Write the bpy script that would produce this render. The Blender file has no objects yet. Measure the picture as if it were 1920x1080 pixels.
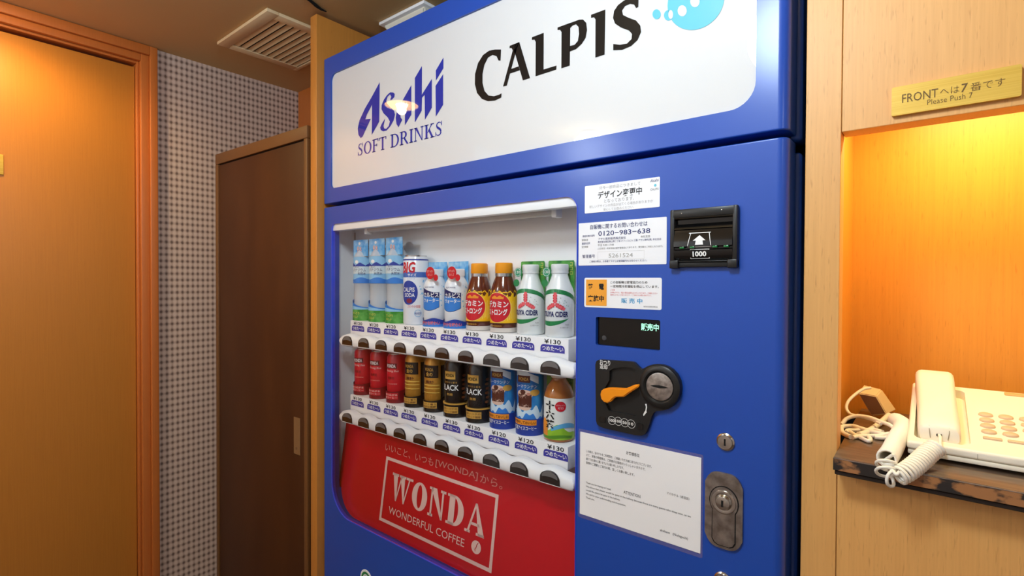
import bpy, bmesh, math, random
from mathutils import Vector, Matrix
from mathutils.geometry import tessellate_polygon

random.seed(7)
scene = bpy.context.scene
COL = scene.collection
PI = math.pi

# ------------------------------------------------------------------ camera
FPX, YAW, PITCH, ROLL = 972.69, math.radians(39.0736), math.radians(-0.7834), math.radians(0.2578)
CAM = Vector((0.0, -0.80, 1.33))
_F = Vector((-math.sin(YAW) * math.cos(PITCH), math.cos(YAW) * math.cos(PITCH), math.sin(PITCH)))
_R = Vector((math.cos(YAW), math.sin(YAW), 0))
_U = _R.cross(_F)
_R, _U = _R * math.cos(ROLL) + _U * math.sin(ROLL), _U * math.cos(ROLL) - _R * math.sin(ROLL)
cam_data = bpy.data.cameras.new('camera')
cam_data.sensor_width = 36.0
cam_data.lens = 36.0 * FPX / 1920.0
cam_data.clip_start = 0.01
camera = bpy.data.objects.new('camera', cam_data)
camera.matrix_world = Matrix(((_R.x, _U.x, -_F.x, CAM.x), (_R.y, _U.y, -_F.y, CAM.y), (_R.z, _U.z, -_F.z, CAM.z), (0, 0, 0, 1)))
COL.objects.link(camera)
scene.camera = camera

# ------------------------------------------------------------------ world, lights, exposure
world = bpy.data.worlds.new('world')
scene.world = world
world.use_nodes = True
world.node_tree.nodes['Background'].inputs[0].default_value = (1.0, 0.86, 0.70, 1)
world.node_tree.nodes['Background'].inputs[1].default_value = 0.06
scene.view_settings.view_transform = 'Standard'
scene.view_settings.look = 'None'
scene.view_settings.gamma = 1.0
scene.view_settings.use_curve_mapping = False
scene.view_settings.exposure = 0.0
CEIL = 2.079


def light(name, kind, loc, energy, color, rot=(0, 0, 0), **kw):
    d = bpy.data.lights.new(name, kind)
    d.energy = energy
    d.color = color
    for k, v in kw.items():
        setattr(d, k, v)
    o = bpy.data.objects.new(name, d)
    o.location = loc
    o.rotation_euler = rot
    COL.objects.link(o)
    return o


MAIN_LIGHT = (-0.30, -0.68)       # neutral globe lamp over the corridor
SIDE_FILL = (1.05, -1.05)        # weak fill lamp added at the right end to brighten the side flange
REAR_LIGHT = (-1.35, -1.46)       # second globe lamp further down the corridor, seen as a faint streak in the blue paint
DOWN_LIGHT = (-1.766, -0.616)     # warm downlight by the left door
light('globe_lamp_light', 'POINT', (MAIN_LIGHT[0], MAIN_LIGHT[1], CEIL - 0.115), 23.5, (0.70, 0.86, 1.0), shadow_soft_size=0.095)
light('rear_globe_lamp_light', 'POINT', (REAR_LIGHT[0], REAR_LIGHT[1], CEIL - 0.095), 15.0, (0.78, 0.90, 1.0), shadow_soft_size=0.09)
light('side_fill_light', 'POINT', (SIDE_FILL[0], SIDE_FILL[1], CEIL - 0.095), 4.5, (0.80, 0.90, 1.0), shadow_soft_size=0.06)

# ------------------------------------------------------------------ geometry helpers


def ray(px, py):
    return _F + _R * ((px - 960) / FPX) - _U * ((py - 540) / FPX)


def at(px, py, axis, val):
    """point of the plane axis = val that is seen at pixel (px, py)"""
    d = ray(px, py)
    return CAM + d * ((val - CAM[axis]) / d[axis])


def at_plane(px, py, p0, n):
    d = ray(px, py)
    return CAM + d * ((p0 - CAM).dot(n) / d.dot(n))


def srgb(r, g, b):
    def c(v):
        v /= 255.0
        return v / 12.92 if v <= 0.04045 else ((v + 0.055) / 1.055) ** 2.4
    return (c(r), c(g), c(b), 1.0)


MATS = {}


def mat(name, rgb=None, rough=0.5, metal=0.0, spec=0.5, coat=0.0, coat_rough=0.05, emit=None, emit_s=0.0, alpha=1.0, trans=0.0, ior=1.45):
    if name in MATS:
        return MATS[name]
    m = bpy.data.materials.new(name)
    m.use_nodes = True
    b = m.node_tree.nodes['Principled BSDF']
    b.inputs['Base Color'].default_value = srgb(*rgb)
    b.inputs['Roughness'].default_value = rough
    b.inputs['Metallic'].default_value = metal
    b.inputs['Specular IOR Level'].default_value = spec
    b.inputs['Coat Weight'].default_value = coat
    b.inputs['Coat Roughness'].default_value = coat_rough
    b.inputs['Transmission Weight'].default_value = trans
    b.inputs['IOR'].default_value = ior
    b.inputs['Alpha'].default_value = alpha
    if emit:
        b.inputs['Emission Color'].default_value = srgb(*emit)
        b.inputs['Emission Strength'].default_value = emit_s
    MATS[name] = m
    return m


def nodes_of(m):
    nt = m.node_tree
    return nt, nt.nodes, nt.links, nt.nodes['Principled BSDF']


def add_noise_color(m, c1, c2, scale=(1, 1, 1), nscale=5.0, detail=4.0, lo=0.35, hi=0.65, bump=0.0, world_space=True):
    nt, N, L, b = nodes_of(m)
    if world_space:
        src = N.new('ShaderNodeNewGeometry').outputs['Position']
    else:
        src = N.new('ShaderNodeTexCoord').outputs['Object']
    mp = N.new('ShaderNodeMapping')
    mp.inputs['Scale'].default_value = scale
    no = N.new('ShaderNodeTexNoise')
    no.inputs['Scale'].default_value = nscale
    no.inputs['Detail'].default_value = detail
    rp = N.new('ShaderNodeValToRGB')
    rp.color_ramp.elements[0].position = lo
    rp.color_ramp.elements[1].position = hi
    rp.color_ramp.elements[0].color = srgb(*c1)
    rp.color_ramp.elements[1].color = srgb(*c2)
    L.new(src, mp.inputs[0])
    L.new(mp.outputs[0], no.inputs['Vector'])
    L.new(no.outputs['Fac'], rp.inputs[0])
    L.new(rp.outputs[0], b.inputs['Base Color'])
    if bump:
        bp = N.new('ShaderNodeBump')
        bp.inputs['Strength'].default_value = bump
        bp.inputs['Distance'].default_value = 0.001
        L.new(no.outputs['Fac'], bp.inputs['Height'])
        L.new(bp.outputs[0], b.inputs['Normal'])
    return m


def wood(name, base, dark, rough=0.55, coat=0.0, fleck=0.5):
    """fine vertical grain with short darker pores"""
    m = mat(name, base, rough=rough, coat=coat, coat_rough=0.5)
    nt, N, L, b = nodes_of(m)
    pos = N.new('ShaderNodeNewGeometry').outputs['Position']

    def noise(scale, ns, det):
        mp = N.new('ShaderNodeMapping')
        mp.inputs['Scale'].default_value = scale
        no = N.new('ShaderNodeTexNoise')
        no.inputs['Scale'].default_value = ns
        no.inputs['Detail'].default_value = det
        L.new(pos, mp.inputs[0])
        L.new(mp.outputs[0], no.inputs['Vector'])
        return no.outputs['Fac']
    g = noise((120, 120, 3.0), 3.0, 5)
    p = noise((260, 260, 22.0), 2.0, 2)
    r1 = N.new('ShaderNodeValToRGB')
    r1.color_ramp.elements[0].position, r1.color_ramp.elements[1].position = 0.25, 0.75
    mid = tuple((a * 0.8 + d * 0.2) for a, d in zip(base, dark))
    r1.color_ramp.elements[0].color, r1.color_ramp.elements[1].color = srgb(*mid), srgb(*base)
    L.new(g, r1.inputs[0])
    r2 = N.new('ShaderNodeValToRGB')
    r2.color_ramp.elements[0].position, r2.color_ramp.elements[1].position = 0.62, 0.78
    r2.color_ramp.elements[0].color, r2.color_ramp.elements[1].color = (0, 0, 0, 1), (fleck, fleck, fleck, 1)
    L.new(p, r2.inputs[0])
    mx = N.new('ShaderNodeMix')
    mx.data_type = 'RGBA'
    L.new(r2.outputs[0], mx.inputs['Factor'])
    L.new(r1.outputs[0], mx.inputs['A'])
    mx.inputs['B'].default_value = srgb(*dark)
    L.new(mx.outputs['Result'], b.inputs['Base Color'])
    return m


class MB:
    """collects faces of several materials and links them as one mesh object"""

    def __init__(self):
        self.v, self.f, self.m, self.mats = [], [], [], []

    def mi(self, m):
        if m not in self.mats:
            self.mats.append(m)
        return self.mats.index(m)

    def add(self, verts, faces, m):
        o = len(self.v)
        k = self.mi(m)
        self.v += [tuple(p) for p in verts]
        for f in faces:
            self.f.append(tuple(i + o for i in f))
            self.m.append(k)
        return self

    def box(self, x0, x1, y0, y1, z0, z1, m):
        v = [(x0, y0, z0), (x1, y0, z0), (x1, y1, z0), (x0, y1, z0), (x0, y0, z1), (x1, y0, z1), (x1, y1, z1), (x0, y1, z1)]
        return self.add(v, [(0, 3, 2, 1), (4, 5, 6, 7), (0, 1, 5, 4), (1, 2, 6, 5), (2, 3, 7, 6), (3, 0, 4, 7)], m)

    def bbox(self, x0, x1, y0, y1, z0, z1, m, w=0.003, seg=3):
        bm = bmesh.new()
        bmesh.ops.create_cube(bm, size=1)
        for v in bm.verts:
            v.co = Vector(((x0 + x1) / 2 + v.co.x * (x1 - x0), (y0 + y1) / 2 + v.co.y * (y1 - y0), (z0 + z1) / 2 + v.co.z * (z1 - z0)))
        bmesh.ops.bevel(bm, geom=bm.edges[:], offset=w, segments=seg, profile=0.5, affect='EDGES')
        return self.bm(bm, m)

    def bm(self, bm, m, mtx=None):
        bm.verts.index_update()
        vs = [(mtx @ v.co) if mtx else v.co.copy() for v in bm.verts]
        fs = [tuple(v.index for v in f.verts) for f in bm.faces]
        bm.free()
        return self.add(vs, fs, m)

    def prism(self, poly, y0, y1, m, to=None):
        """extrude a polygon of (x, z) from y0 (front) to y1"""
        to = to or (lambda x, y, z: (x, y, z))
        n = len(poly)
        a = sum(poly[i][0] * poly[(i + 1) % n][1] - poly[(i + 1) % n][0] * poly[i][1] for i in range(n))
        if a < 0:
            poly = poly[::-1]
        tri = tessellate_polygon([[Vector((x, z, 0)) for x, z in poly]])
        vs = [to(x, y0, z) for x, z in poly] + [to(x, y1, z) for x, z in poly]
        fs = []
        for t in tri:
            t = list(t)
            (ax, az), (bx_, bz), (cx, cz) = poly[t[0]], poly[t[1]], poly[t[2]]
            if (bx_ - ax) * (cz - az) - (cx - ax) * (bz - az) < 0:
                t = t[::-1]
            fs.append(tuple(t))
            fs.append(tuple(i + n for i in t[::-1]))
        for i in range(n):
            j = (i + 1) % n
            fs.append((i, i + n, j + n, j))
        return self.add(vs, fs, m)

    def flat(self, poly, to, m):
        """filled polygon of 2-D points sent through to(u, v)"""
        tri = tessellate_polygon([[Vector((x, z, 0)) for x, z in poly]])
        fs = []
        for t in tri:
            t = list(t)
            (ax, az), (bx_, bz), (cx, cz) = poly[t[0]], poly[t[1]], poly[t[2]]
            if (bx_ - ax) * (cz - az) - (cx - ax) * (bz - az) < 0:
                t = t[::-1]
            fs.append(tuple(t))
        return self.add([to(*p) for p in poly], fs, m)

    def strip(self, A, B, to, m):
        """ribbon between two 2-D polylines of equal length"""
        n = len(A)
        return self.add([to(*p) for p in A] + [to(*p) for p in B], [(i, i + 1, n + i + 1, n + i) for i in range(n - 1)], m)

    def disc(self, cx, cz, rx, rz, to, m, seg=28, rings=4):
        vs = [to(cx, cz)]
        fs = []
        for r in range(1, rings + 1):
            for i in range(seg):
                a = 2 * PI * i / seg
                vs.append(to(cx + rx * r / rings * math.cos(a), cz + rz * r / rings * math.sin(a)))
        for i in range(seg):
            j = (i + 1) % seg
            fs.append((0, 1 + i, 1 + j))
            for r in range(1, rings):
                fs.append((1 + (r - 1) * seg + i, 1 + r * seg + i, 1 + r * seg + j, 1 + (r - 1) * seg + j))
        return self.add(vs, fs, m)

    def ring(self, cx, cz, rx, rz, w, to, m, seg=32):
        A = [(cx + rx * math.cos(2 * PI * i / seg), cz + rz * math.sin(2 * PI * i / seg)) for i in range(seg + 1)]
        B = [(cx + (rx - w) * math.cos(2 * PI * i / seg), cz + (rz - w) * math.sin(2 * PI * i / seg)) for i in range(seg + 1)]
        return self.strip(B, A, to, m)

    def grid(self, s0, s1, z0, z1, to, m, n=16, k=1):
        """rectangle, or band with z0 / z1 given as functions of s"""
        f0 = z0 if callable(z0) else (lambda s: z0)
        f1 = z1 if callable(z1) else (lambda s: z1)
        rows = []
        for j in range(k + 1):
            rows.append([(s0 + (s1 - s0) * i / n, f0(s0 + (s1 - s0) * i / n) * (1 - j / k) + f1(s0 + (s1 - s0) * i / n) * j / k) for i in range(n + 1)])
        for j in range(k):
            self.strip(rows[j], rows[j + 1], to, m)
        return self

    def frame(self, x0, x1, z0, z1, w, to, m, d=0):
        for a, b, c, e in ((x0, x1, z1 - w, z1), (x0, x1, z0, z0 + w), (x0, x0 + w, z0 + w, z1 - w), (x1 - w, x1, z0 + w, z1 - w)):
            self.grid(a, b, c, e, to, m, n=4)
        return self

    def lathe(self, prof, m, c=(0, 0, 0), seg=32, axis='z'):
        vs, fs = [], []
        n = len(prof)
        for i in range(seg):
            a = 2 * PI * i / seg
            for r, h in prof:
                if axis == 'z':
                    vs.append((c[0] + r * math.cos(a), c[1] + r * math.sin(a), c[2] + h))
                else:                      # axis along -y: h grows towards the viewer
                    vs.append((c[0] + r * math.cos(a), c[1] - h, c[2] + r * math.sin(a)))
        for i in range(seg):
            j = (i + 1) % seg
            for k in range(n - 1):
                fs.append((i * n + k, j * n + k, j * n + k + 1, i * n + k + 1))
        return self.add(vs, fs, m)

    def tube(self, pts, r, m, seg=8, closed=False):
        pts = [Vector(p) for p in pts]
        n = len(pts)
        rr = r if isinstance(r, (list, tuple)) else [r] * n
        vs, fs = [], []
        t0 = (pts[1] - pts[0]).normalized()
        nrm = t0.orthogonal().normalized()
        for i, p in enumerate(pts):
            t = (pts[min(i + 1, n - 1)] - pts[max(i - 1, 0)])
            t = t.normalized() if t.length > 1e-9 else t0
            nrm = (nrm - t * nrm.dot(t))
            nrm = nrm.normalized() if nrm.length > 1e-6 else t.orthogonal().normalized()
            b = t.cross(nrm)
            for k in range(seg):
                a = 2 * PI * k / seg
                vs.append(p + (nrm * math.cos(a) + b * math.sin(a)) * rr[i])
        for i in range(n - 1):
            for k in range(seg):
                k2 = (k + 1) % seg
                fs.append((i * seg + k, i * seg + k2, (i + 1) * seg + k2, (i + 1) * seg + k))
        fs.append(tuple(range(seg))[::-1])
        fs.append(tuple((n - 1) * seg + k for k in range(seg)))
        return self.add(vs, fs, m)

    def text(self, body, u0, u1, v0, v1, to, m, bold=0.0, shear=0.0, keep=False):
        """lettering stretched into the box u0..u1, v0..v1"""
        vs, fs = text_mesh(body, bold, shear)
        if keep:                       # keep the letters' own proportion, centred in the box
            xs = max(x for x, y in vs)
            h = (v1 - v0)
            w = min(u1 - u0, xs * h)
            c = (u0 + u1) / 2
            u0, u1 = c - w / 2, c + w / 2
        mx = max(x for x, y in vs)
        return self.add([to(u0 + (u1 - u0) * x / mx, v0 + (v1 - v0) * y) for x, y in vs], fs, m)

    def build(self, name, parent=None, smooth=None, loc=None):
        me = bpy.data.meshes.new(name)
        me.from_pydata([tuple(p) for p in self.v], [], self.f)
        for m in self.mats:
            me.materials.append(m)
        me.polygons.foreach_set('material_index', self.m)
        me.update()
        if smooth is not None:
            me.polygons.foreach_set('use_smooth', [True] * len(me.polygons))
            me.set_sharp_from_angle(angle=math.radians(smooth))
        o = bpy.data.objects.new(name, me)
        if loc:
            o.location = loc
        COL.objects.link(o)
        if parent is not None:
            o.parent = parent
        return o


_TX = {}


def text_mesh(body, bold, shear):
    """2-D glyph outline mesh, x from 0 up, y scaled to 0..1"""
    key = (body, bold, shear)
    if key in _TX:
        return _TX[key]
    cu = bpy.data.curves.new('lettering', 'FONT')
    cu.body = body
    cu.resolution_u = 2
    cu.offset = bold
    cu.shear = shear
    o = bpy.data.objects.new('lettering', cu)
    COL.objects.link(o)
    me = bpy.data.meshes.new_from_object(o)
    bpy.data.objects.remove(o)
    bpy.data.curves.remove(cu)
    vs = [(v.co.x, v.co.y) for v in me.vertices]
    fs = []
    for p in me.polygons:
        t = list(p.vertices)
        if p.normal.z < 0:
            t = t[::-1]
        fs.append(tuple(t))
    bpy.data.meshes.remove(me)
    x0 = min(x for x, y in vs)
    y0 = min(y for x, y in vs)
    h = max(y for x, y in vs) - y0
    h = h if h > 1e-6 else 1.0
    vs = [((x - x0) / h, (y - y0) / h) for x, y in vs]
    _TX[key] = (vs, fs)
    return vs, fs


def boolean(o, cutters):
    """cut real openings into o, the cutters are thrown away"""
    for c in cutters:
        md = o.modifiers.new('cut', 'BOOLEAN')
        md.object = c
        md.operation = 'DIFFERENCE'
        md.solver = 'EXACT'
        if 'weighted' in o.modifiers:
            o.modifiers.remove(o.modifiers['weighted'])
        bpy.context.view_layer.update()
        me = bpy.data.meshes.new_from_object(o.evaluated_get(bpy.context.evaluated_depsgraph_get()))
        o.modifiers.remove(md)
        old = o.data
        o.data = me
        bpy.data.meshes.remove(old)
        bpy.data.objects.remove(c)
    o.data.polygons.foreach_set('use_smooth', [True] * len(o.data.polygons))
    o.data.set_sharp_from_angle(angle=math.radians(28))
    if 'weighted' not in o.modifiers:
        md = o.modifiers.new('weighted', 'WEIGHTED_NORMAL')
        md.keep_sharp = True
        md.weight = 100
    return o


def thing(name, label, cat, loc=(0, 0, 0), rz=0.0, group=None):
    o = bpy.data.objects.new(name, None)
    o.empty_display_size = 0.05
    COL.objects.link(o)
    o.location = loc
    o.rotation_euler = (0, 0, rz)
    return tag(o, label, cat, group)


def tag(o, label, cat, group=None):
    o['label'] = label
    o['category'] = cat
    if group:
        o['group'] = group
    return o


def struct(o):
    o['kind'] = 'structure'
    return o


def dup(root, loc, label):
    r = root.copy()
    COL.objects.link(r)
    r.location = loc
    r['label'] = label
    for ch in list(root.children):
        c = ch.copy()
        COL.objects.link(c)
        c.parent = r
        for g in ch.children:
            d = g.copy()
            COL.objects.link(d)
            d.parent = c
    return r


def rrect(x0, x1, z0, z1, r, n=6):
    """rounded rectangle outline; r may be (bl, br, tr, tl)"""
    rs = r if isinstance(r, (list, tuple)) else (r,) * 4
    out = []
    for (cx, cz, a0), q in zip(((x0, z0, PI), (x1, z0, 1.5 * PI), (x1, z1, 0), (x0, z1, 0.5 * PI)), rs):
        ox = cx + q if cx == x0 else cx - q
        oz = cz + q if cz == z0 else cz - q
        for i in range(n + 1):
            a = a0 + 0.5 * PI * i / n
            out.append((ox + q * math.cos(a), oz + q * math.sin(a)))
    return out


def front(y):
    """lettering plane facing the viewer at depth y"""
    return lambda x, z: (x, y, z)


# ------------------------------------------------------------------ materials
BLUE = mat('machine_blue_paint', (9, 72, 176), rough=0.5, coat=0.6, coat_rough=0.22)
BLUE_LIT_EDGE = mat('blue_lit_edge', (64, 84, 232), rough=0.25, coat=0.5)  # brighter than the door paint, imitates light on the window's edge
BLACK_GAP = mat('black_rubber_and_gap_shade', (8, 8, 9), rough=0.8)
SIGN_WHITE = mat('sign_white_acrylic', (222, 222, 222), rough=0.6, spec=0.1, coat=1.0, coat_rough=0.01)
INK_BLACK = mat('ink_black', (20, 18, 18), rough=0.5)
SIGN_BLACK = mat('sign_black', (18, 17, 18), rough=0.6, spec=0.1, coat=1.0, coat_rough=0.01)
INK_GREY = mat('ink_grey', (120, 120, 120), rough=0.5)
INK_LIGHT = mat('ink_light_grey', (172, 170, 165), rough=0.5)
INK_NAVY = mat('ink_navy', (40, 48, 110), rough=0.5)
INK_BLUE = mat('ink_logo_blue', (38, 52, 165), rough=0.6, spec=0.1, coat=1.0, coat_rough=0.01)
INK_RED = mat('ink_red', (205, 25, 40), rough=0.4)
INK_PINK = mat('ink_pale_red', (225, 110, 110), rough=0.5)
INK_WHITE = mat('ink_white', (240, 240, 238), rough=0.5)
INK_TEAL = mat('ink_teal', (104, 196, 218), rough=0.6, spec=0.1, coat=1.0, coat_rough=0.01)
INK_SKY = mat('ink_sky_blue', (50, 160, 215), rough=0.4)
WHITE_PLASTIC = mat('white_plastic', (246, 245, 245), rough=0.35)
LINER = mat('display_liner_white', (248, 247, 246), rough=0.5)
PAPER = mat('paper_white', (250, 250, 252), rough=0.6)
STICKER = mat('sticker_white', (245, 246, 250), rough=0.4)
BADGE = mat('cold_badge_blue', (62, 58, 160), rough=0.4)
BUTTON = mat('button_smoked', (40, 26, 24), rough=0.12, coat=0.8)
BUTTON_TOP = mat('button_window', (118, 112, 110), rough=0.2)
RED_PANEL = mat('advert_red', (206, 18, 32), rough=0.3, coat=0.2)
ADVERT_CREAM = mat('advert_cream', (240, 206, 196), rough=0.5)
ADVERT_ROSE = mat('advert_rose', (232, 160, 150), rough=0.5)
BLACK_PLASTIC = mat('black_plastic', (30, 29, 28), rough=0.38)
GLOSS_BLACK = mat('gloss_black', (14, 13, 13), rough=0.12, coat=0.5)
LCD_BLACK = mat('display_black', (14, 12, 11), rough=0.15)
LCD_GREEN = mat('display_lit_green', (150, 235, 190), rough=0.5, emit=(170, 255, 215), emit_s=1.1)
LED_GREEN = mat('green_indicator', (20, 100, 50), rough=0.2, coat=0.5, emit=(20, 140, 60), emit_s=0.12)
ORANGE = mat('orange_plastic', (248, 150, 16), rough=0.35)
STEEL = add_noise_color(mat('brushed_steel', (175, 165, 155), rough=0.3, metal=1.0), (158, 152, 148), (206, 202, 198), (60, 60, 60), 2.0, 4)
CHROME = mat('chrome', (200, 196, 190), rough=0.15, metal=1.0)
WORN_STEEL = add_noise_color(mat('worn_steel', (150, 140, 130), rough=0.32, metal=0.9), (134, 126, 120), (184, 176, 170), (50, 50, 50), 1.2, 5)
CREAM = mat('cream_plastic', (246, 238, 220), rough=0.4)
CREAM_KEY = mat('cream_key', (214, 184, 152), rough=0.45)
CORD = mat('cord_cream', (246, 240, 228), rough=0.5)
ADAPTER = mat('adapter_beige', (230, 206, 168), rough=0.5)
BRASS = add_noise_color(mat('brass_plate', (226, 184, 76), rough=0.4, metal=0.2), (222, 178, 70), (234, 194, 88), (2, 2, 300), 2.0, 2)
ENGRAVED = mat('engraved_brown', (110, 80, 36), rough=0.6)
WALL_WOOD = wood('light_panel_wood', (238, 178, 102), (184, 116, 50), rough=0.5, coat=0.5)
NICHE_WOOD = wood('niche_panel_wood', (226, 152, 54), (178, 106, 30), rough=0.42)
DOOR_WOOD = wood('orange_door_wood', (200, 128, 46), (164, 96, 30), rough=0.42, fleck=0.2)
FRAME_WOOD = wood('door_frame_wood', (198, 112, 48), (160, 80, 30), rough=0.4, fleck=0.2)
DIVIDER_WOOD = wood('divider_wood', (206, 136, 58), (150, 86, 34), rough=0.4, fleck=0.3)
CABINET_BROWN = add_noise_color(mat('cabinet_brown', (78, 44, 20), rough=0.5, spec=0.25), (74, 41, 19), (82, 47, 23), (3, 3, 1), 3, 3)
CABINET_EDGE = mat('cabinet_edge_brown', (116, 76, 38), rough=0.5)
CEILING_M = mat('ceiling_cream', (204, 168, 116), rough=0.9)
VENT_M = mat('vent_beige', (226, 200, 156), rough=0.6)
VENT_DARK = mat('vent_dark', (16, 12, 10), rough=0.9)
FLOOR_M = add_noise_color(mat('floor_carpet', (122, 108, 102), rough=0.95), (112, 98, 92), (132, 118, 112), (1, 1, 1), 60, 4)
PLASTER = mat('plaster_white', (226, 224, 222), rough=0.85)


def glass(name, tint, gloss=0.06, rough=0.02):
    """thin clear sheet: mostly see-through with a weak reflection"""
    m = bpy.data.materials.new(name)
    m.use_nodes = True
    nt = m.node_tree
    nt.nodes.clear()
    out = nt.nodes.new('ShaderNodeOutputMaterial')
    mix = nt.nodes.new('ShaderNodeMixShader')
    tr = nt.nodes.new('ShaderNodeBsdfTransparent')
    gl = nt.nodes.new('ShaderNodeBsdfGlossy')
    lw = nt.nodes.new('ShaderNodeFresnel')
    lw.inputs[0].default_value = 1.0 + gloss * 6
    tr.inputs[0].default_value = srgb(*tint)
    gl.inputs['Roughness'].default_value = rough
    nt.links.new(lw.outputs[0], mix.inputs[0])
    nt.links.new(tr.outputs[0], mix.inputs[1])
    nt.links.new(gl.outputs[0], mix.inputs[2])
    nt.links.new(mix.outputs[0], out.inputs[0])
    MATS[name] = m
    return m


PANE = glass('clear_pane', (255, 255, 255), 0.02)


def frosted(name, rgb, clear, rough=0.25):
    """see-through plastic that also scatters some light"""
    m = mat(name, rgb, rough=rough)
    nt, N, L, b = nodes_of(m)
    mix = N.new('ShaderNodeMixShader')
    tr = N.new('ShaderNodeBsdfTransparent')
    mix.inputs[0].default_value = 1.0 - clear
    L.new(tr.outputs[0], mix.inputs[1])
    L.new(b.outputs[0], mix.inputs[2])
    L.new(mix.outputs[0], N['Material Output'].inputs[0])
    return m


LAMINATE = frosted('clear_laminate', (150, 140, 190), 0.8)
CLEAR_PET = frosted('clear_plastic_bottle', (226, 232, 238), 0.45)


def wallpaper_material():
    m = mat('woven_check_wallpaper', (200, 170, 140), rough=0.8)
    nt, N, L, b = nodes_of(m)
    pos = N.new('ShaderNodeNewGeometry').outputs['Position']
    sep = N.new('ShaderNodeSeparateXYZ')
    L.new(pos, sep.inputs[0])

    def wave(out, period, power):
        a = N.new('ShaderNodeMath'); a.operation = 'MULTIPLY'; a.inputs[1].default_value = 2 * PI / period
        s = N.new('ShaderNodeMath'); s.operation = 'SINE'
        h = N.new('ShaderNodeMath'); h.operation = 'MULTIPLY_ADD'; h.inputs[1].default_value = 0.5; h.inputs[2].default_value = 0.5
        p = N.new('ShaderNodeMath'); p.operation = 'POWER'; p.inputs[1].default_value = power
        L.new(out, a.inputs[0]); L.new(a.outputs[0], s.inputs[0]); L.new(s.outputs[0], h.inputs[0]); L.new(h.outputs[0], p.inputs[0])
        return p.outputs[0]
    wy = wave(sep.outputs['Y'], 0.0158, 1.3)
    wz = wave(sep.outputs['Z'], 0.0210, 1.3)
    ad = N.new('ShaderNodeMath'); ad.operation = 'MULTIPLY_ADD'; ad.inputs[1].default_value = 0.5
    hz = N.new('ShaderNodeMath'); hz.operation = 'MULTIPLY'; hz.inputs[1].default_value = 0.5
    L.new(wz, hz.inputs[0]); L.new(wy, ad.inputs[0]); L.new(hz.outputs[0], ad.inputs[2])
    no = N.new('ShaderNodeTexNoise'); no.inputs['Scale'].default_value = 190; no.inputs['Detail'].default_value = 2
    L.new(pos, no.inputs['Vector'])
    mi = N.new('ShaderNodeMath'); mi.operation = 'MULTIPLY_ADD'; mi.inputs[1].default_value = 0.25; mi.inputs[2].default_value = -0.12
    L.new(no.outputs['Fac'], mi.inputs[0])
    sm = N.new('ShaderNodeMath'); sm.operation = 'ADD'
    L.new(ad.outputs[0], sm.inputs[0]); L.new(mi.outputs[0], sm.inputs[1])
    rp = N.new('ShaderNodeValToRGB')
    e = rp.color_ramp.elements
    e[0].position, e[0].color = 0.12, srgb(212, 190, 174)
    e[1].position, e[1].color = 0.92, srgb(112, 90, 80)
    k = rp.color_ramp.elements.new(0.5); k.color = srgb(190, 164, 148)
    L.new(sm.outputs[0], rp.inputs[0])
    L.new(rp.outputs[0], b.inputs['Base Color'])
    return m


WALLPAPER = wallpaper_material()


def worn_edge_material():
    m = mat('chipped_lacquer', (40, 32, 28), rough=0.45)
    return add_noise_color(m, (44, 38, 36), (168, 114, 70), (14, 14, 26), 1.6, 5, 0.53, 0.58)


SHELF_DARK = add_noise_color(mat('shelf_brown', (112, 84, 62), rough=0.3, coat=0.3), (88, 72, 60), (112, 94, 78), (8, 60, 60), 2, 4)
WORN_EDGE = worn_edge_material()
SHELF_UNDER = mat('shelf_underside', (36, 24, 18), rough=0.6)

# ------------------------------------------------------------------ the room
LX = -1.977                 # left wall
WY = 0.03                   # face of the wood panelled wall with the phone niche
NX0, NX1, NTOP, SHELF_Z = -0.099, 0.36, 1.534, 1.10
BACK_Y = 0.276              # wall behind the brown cabinet
DIV0, DIV1 = -1.369, -1.337  # wooden divider between cabinet and machine
ALC_Y = 0.80                # back of the machine's alcove
REAR_Y = -1.75
RIGHT_X = 1.6

struct(MB().box(LX - 0.2, RIGHT_X + 0.2, REAR_Y - 0.2, ALC_Y + 0.2, -0.06, 0.0, FLOOR_M).build('floor'))
ceiling = struct(MB().box(LX - 0.2, RIGHT_X + 0.2, REAR_Y - 0.2, ALC_Y + 0.2, CEIL, CEIL + 0.06, CEILING_M).build('ceiling'))
# left wall: plaster beside and over the door, wallpaper to its right
FO, FI = at(292, 93, 2, CEIL).y, at(257.5, 300, 0, LX).y      # outer and inner line of the door casing
DOOR_TOP = at(257, 118, 0, LX).z
struct(MB().box(LX - 0.08, LX, FO, BACK_Y + 0.1, 0.0, CEIL, WALLPAPER).build('wall_left'))
struct(MB().box(LX - 0.08, LX, REAR_Y, FO - 1.06, 0.0, CEIL, PLASTER).build('wall_left_rear'))
struct(MB().box(LX, DIV0, BACK_Y, BACK_Y + 0.08, 0.0, CEIL, FRAME_WOOD).build('wall_back'))
struct(MB().box(DIV1, -0.135, ALC_Y, ALC_Y + 0.08, 0.0, CEIL, PLASTER).build('wall_alcove'))
struct(MB().box(LX - 0.2, RIGHT_X, REAR_Y - 0.08, REAR_Y, 0.0, CEIL, PLASTER).build('wall_rear'))
struct(MB().box(RIGHT_X, RIGHT_X + 0.08, REAR_Y, ALC_Y, 0.0, CEIL, PLASTER).build('wall_right'))

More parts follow.
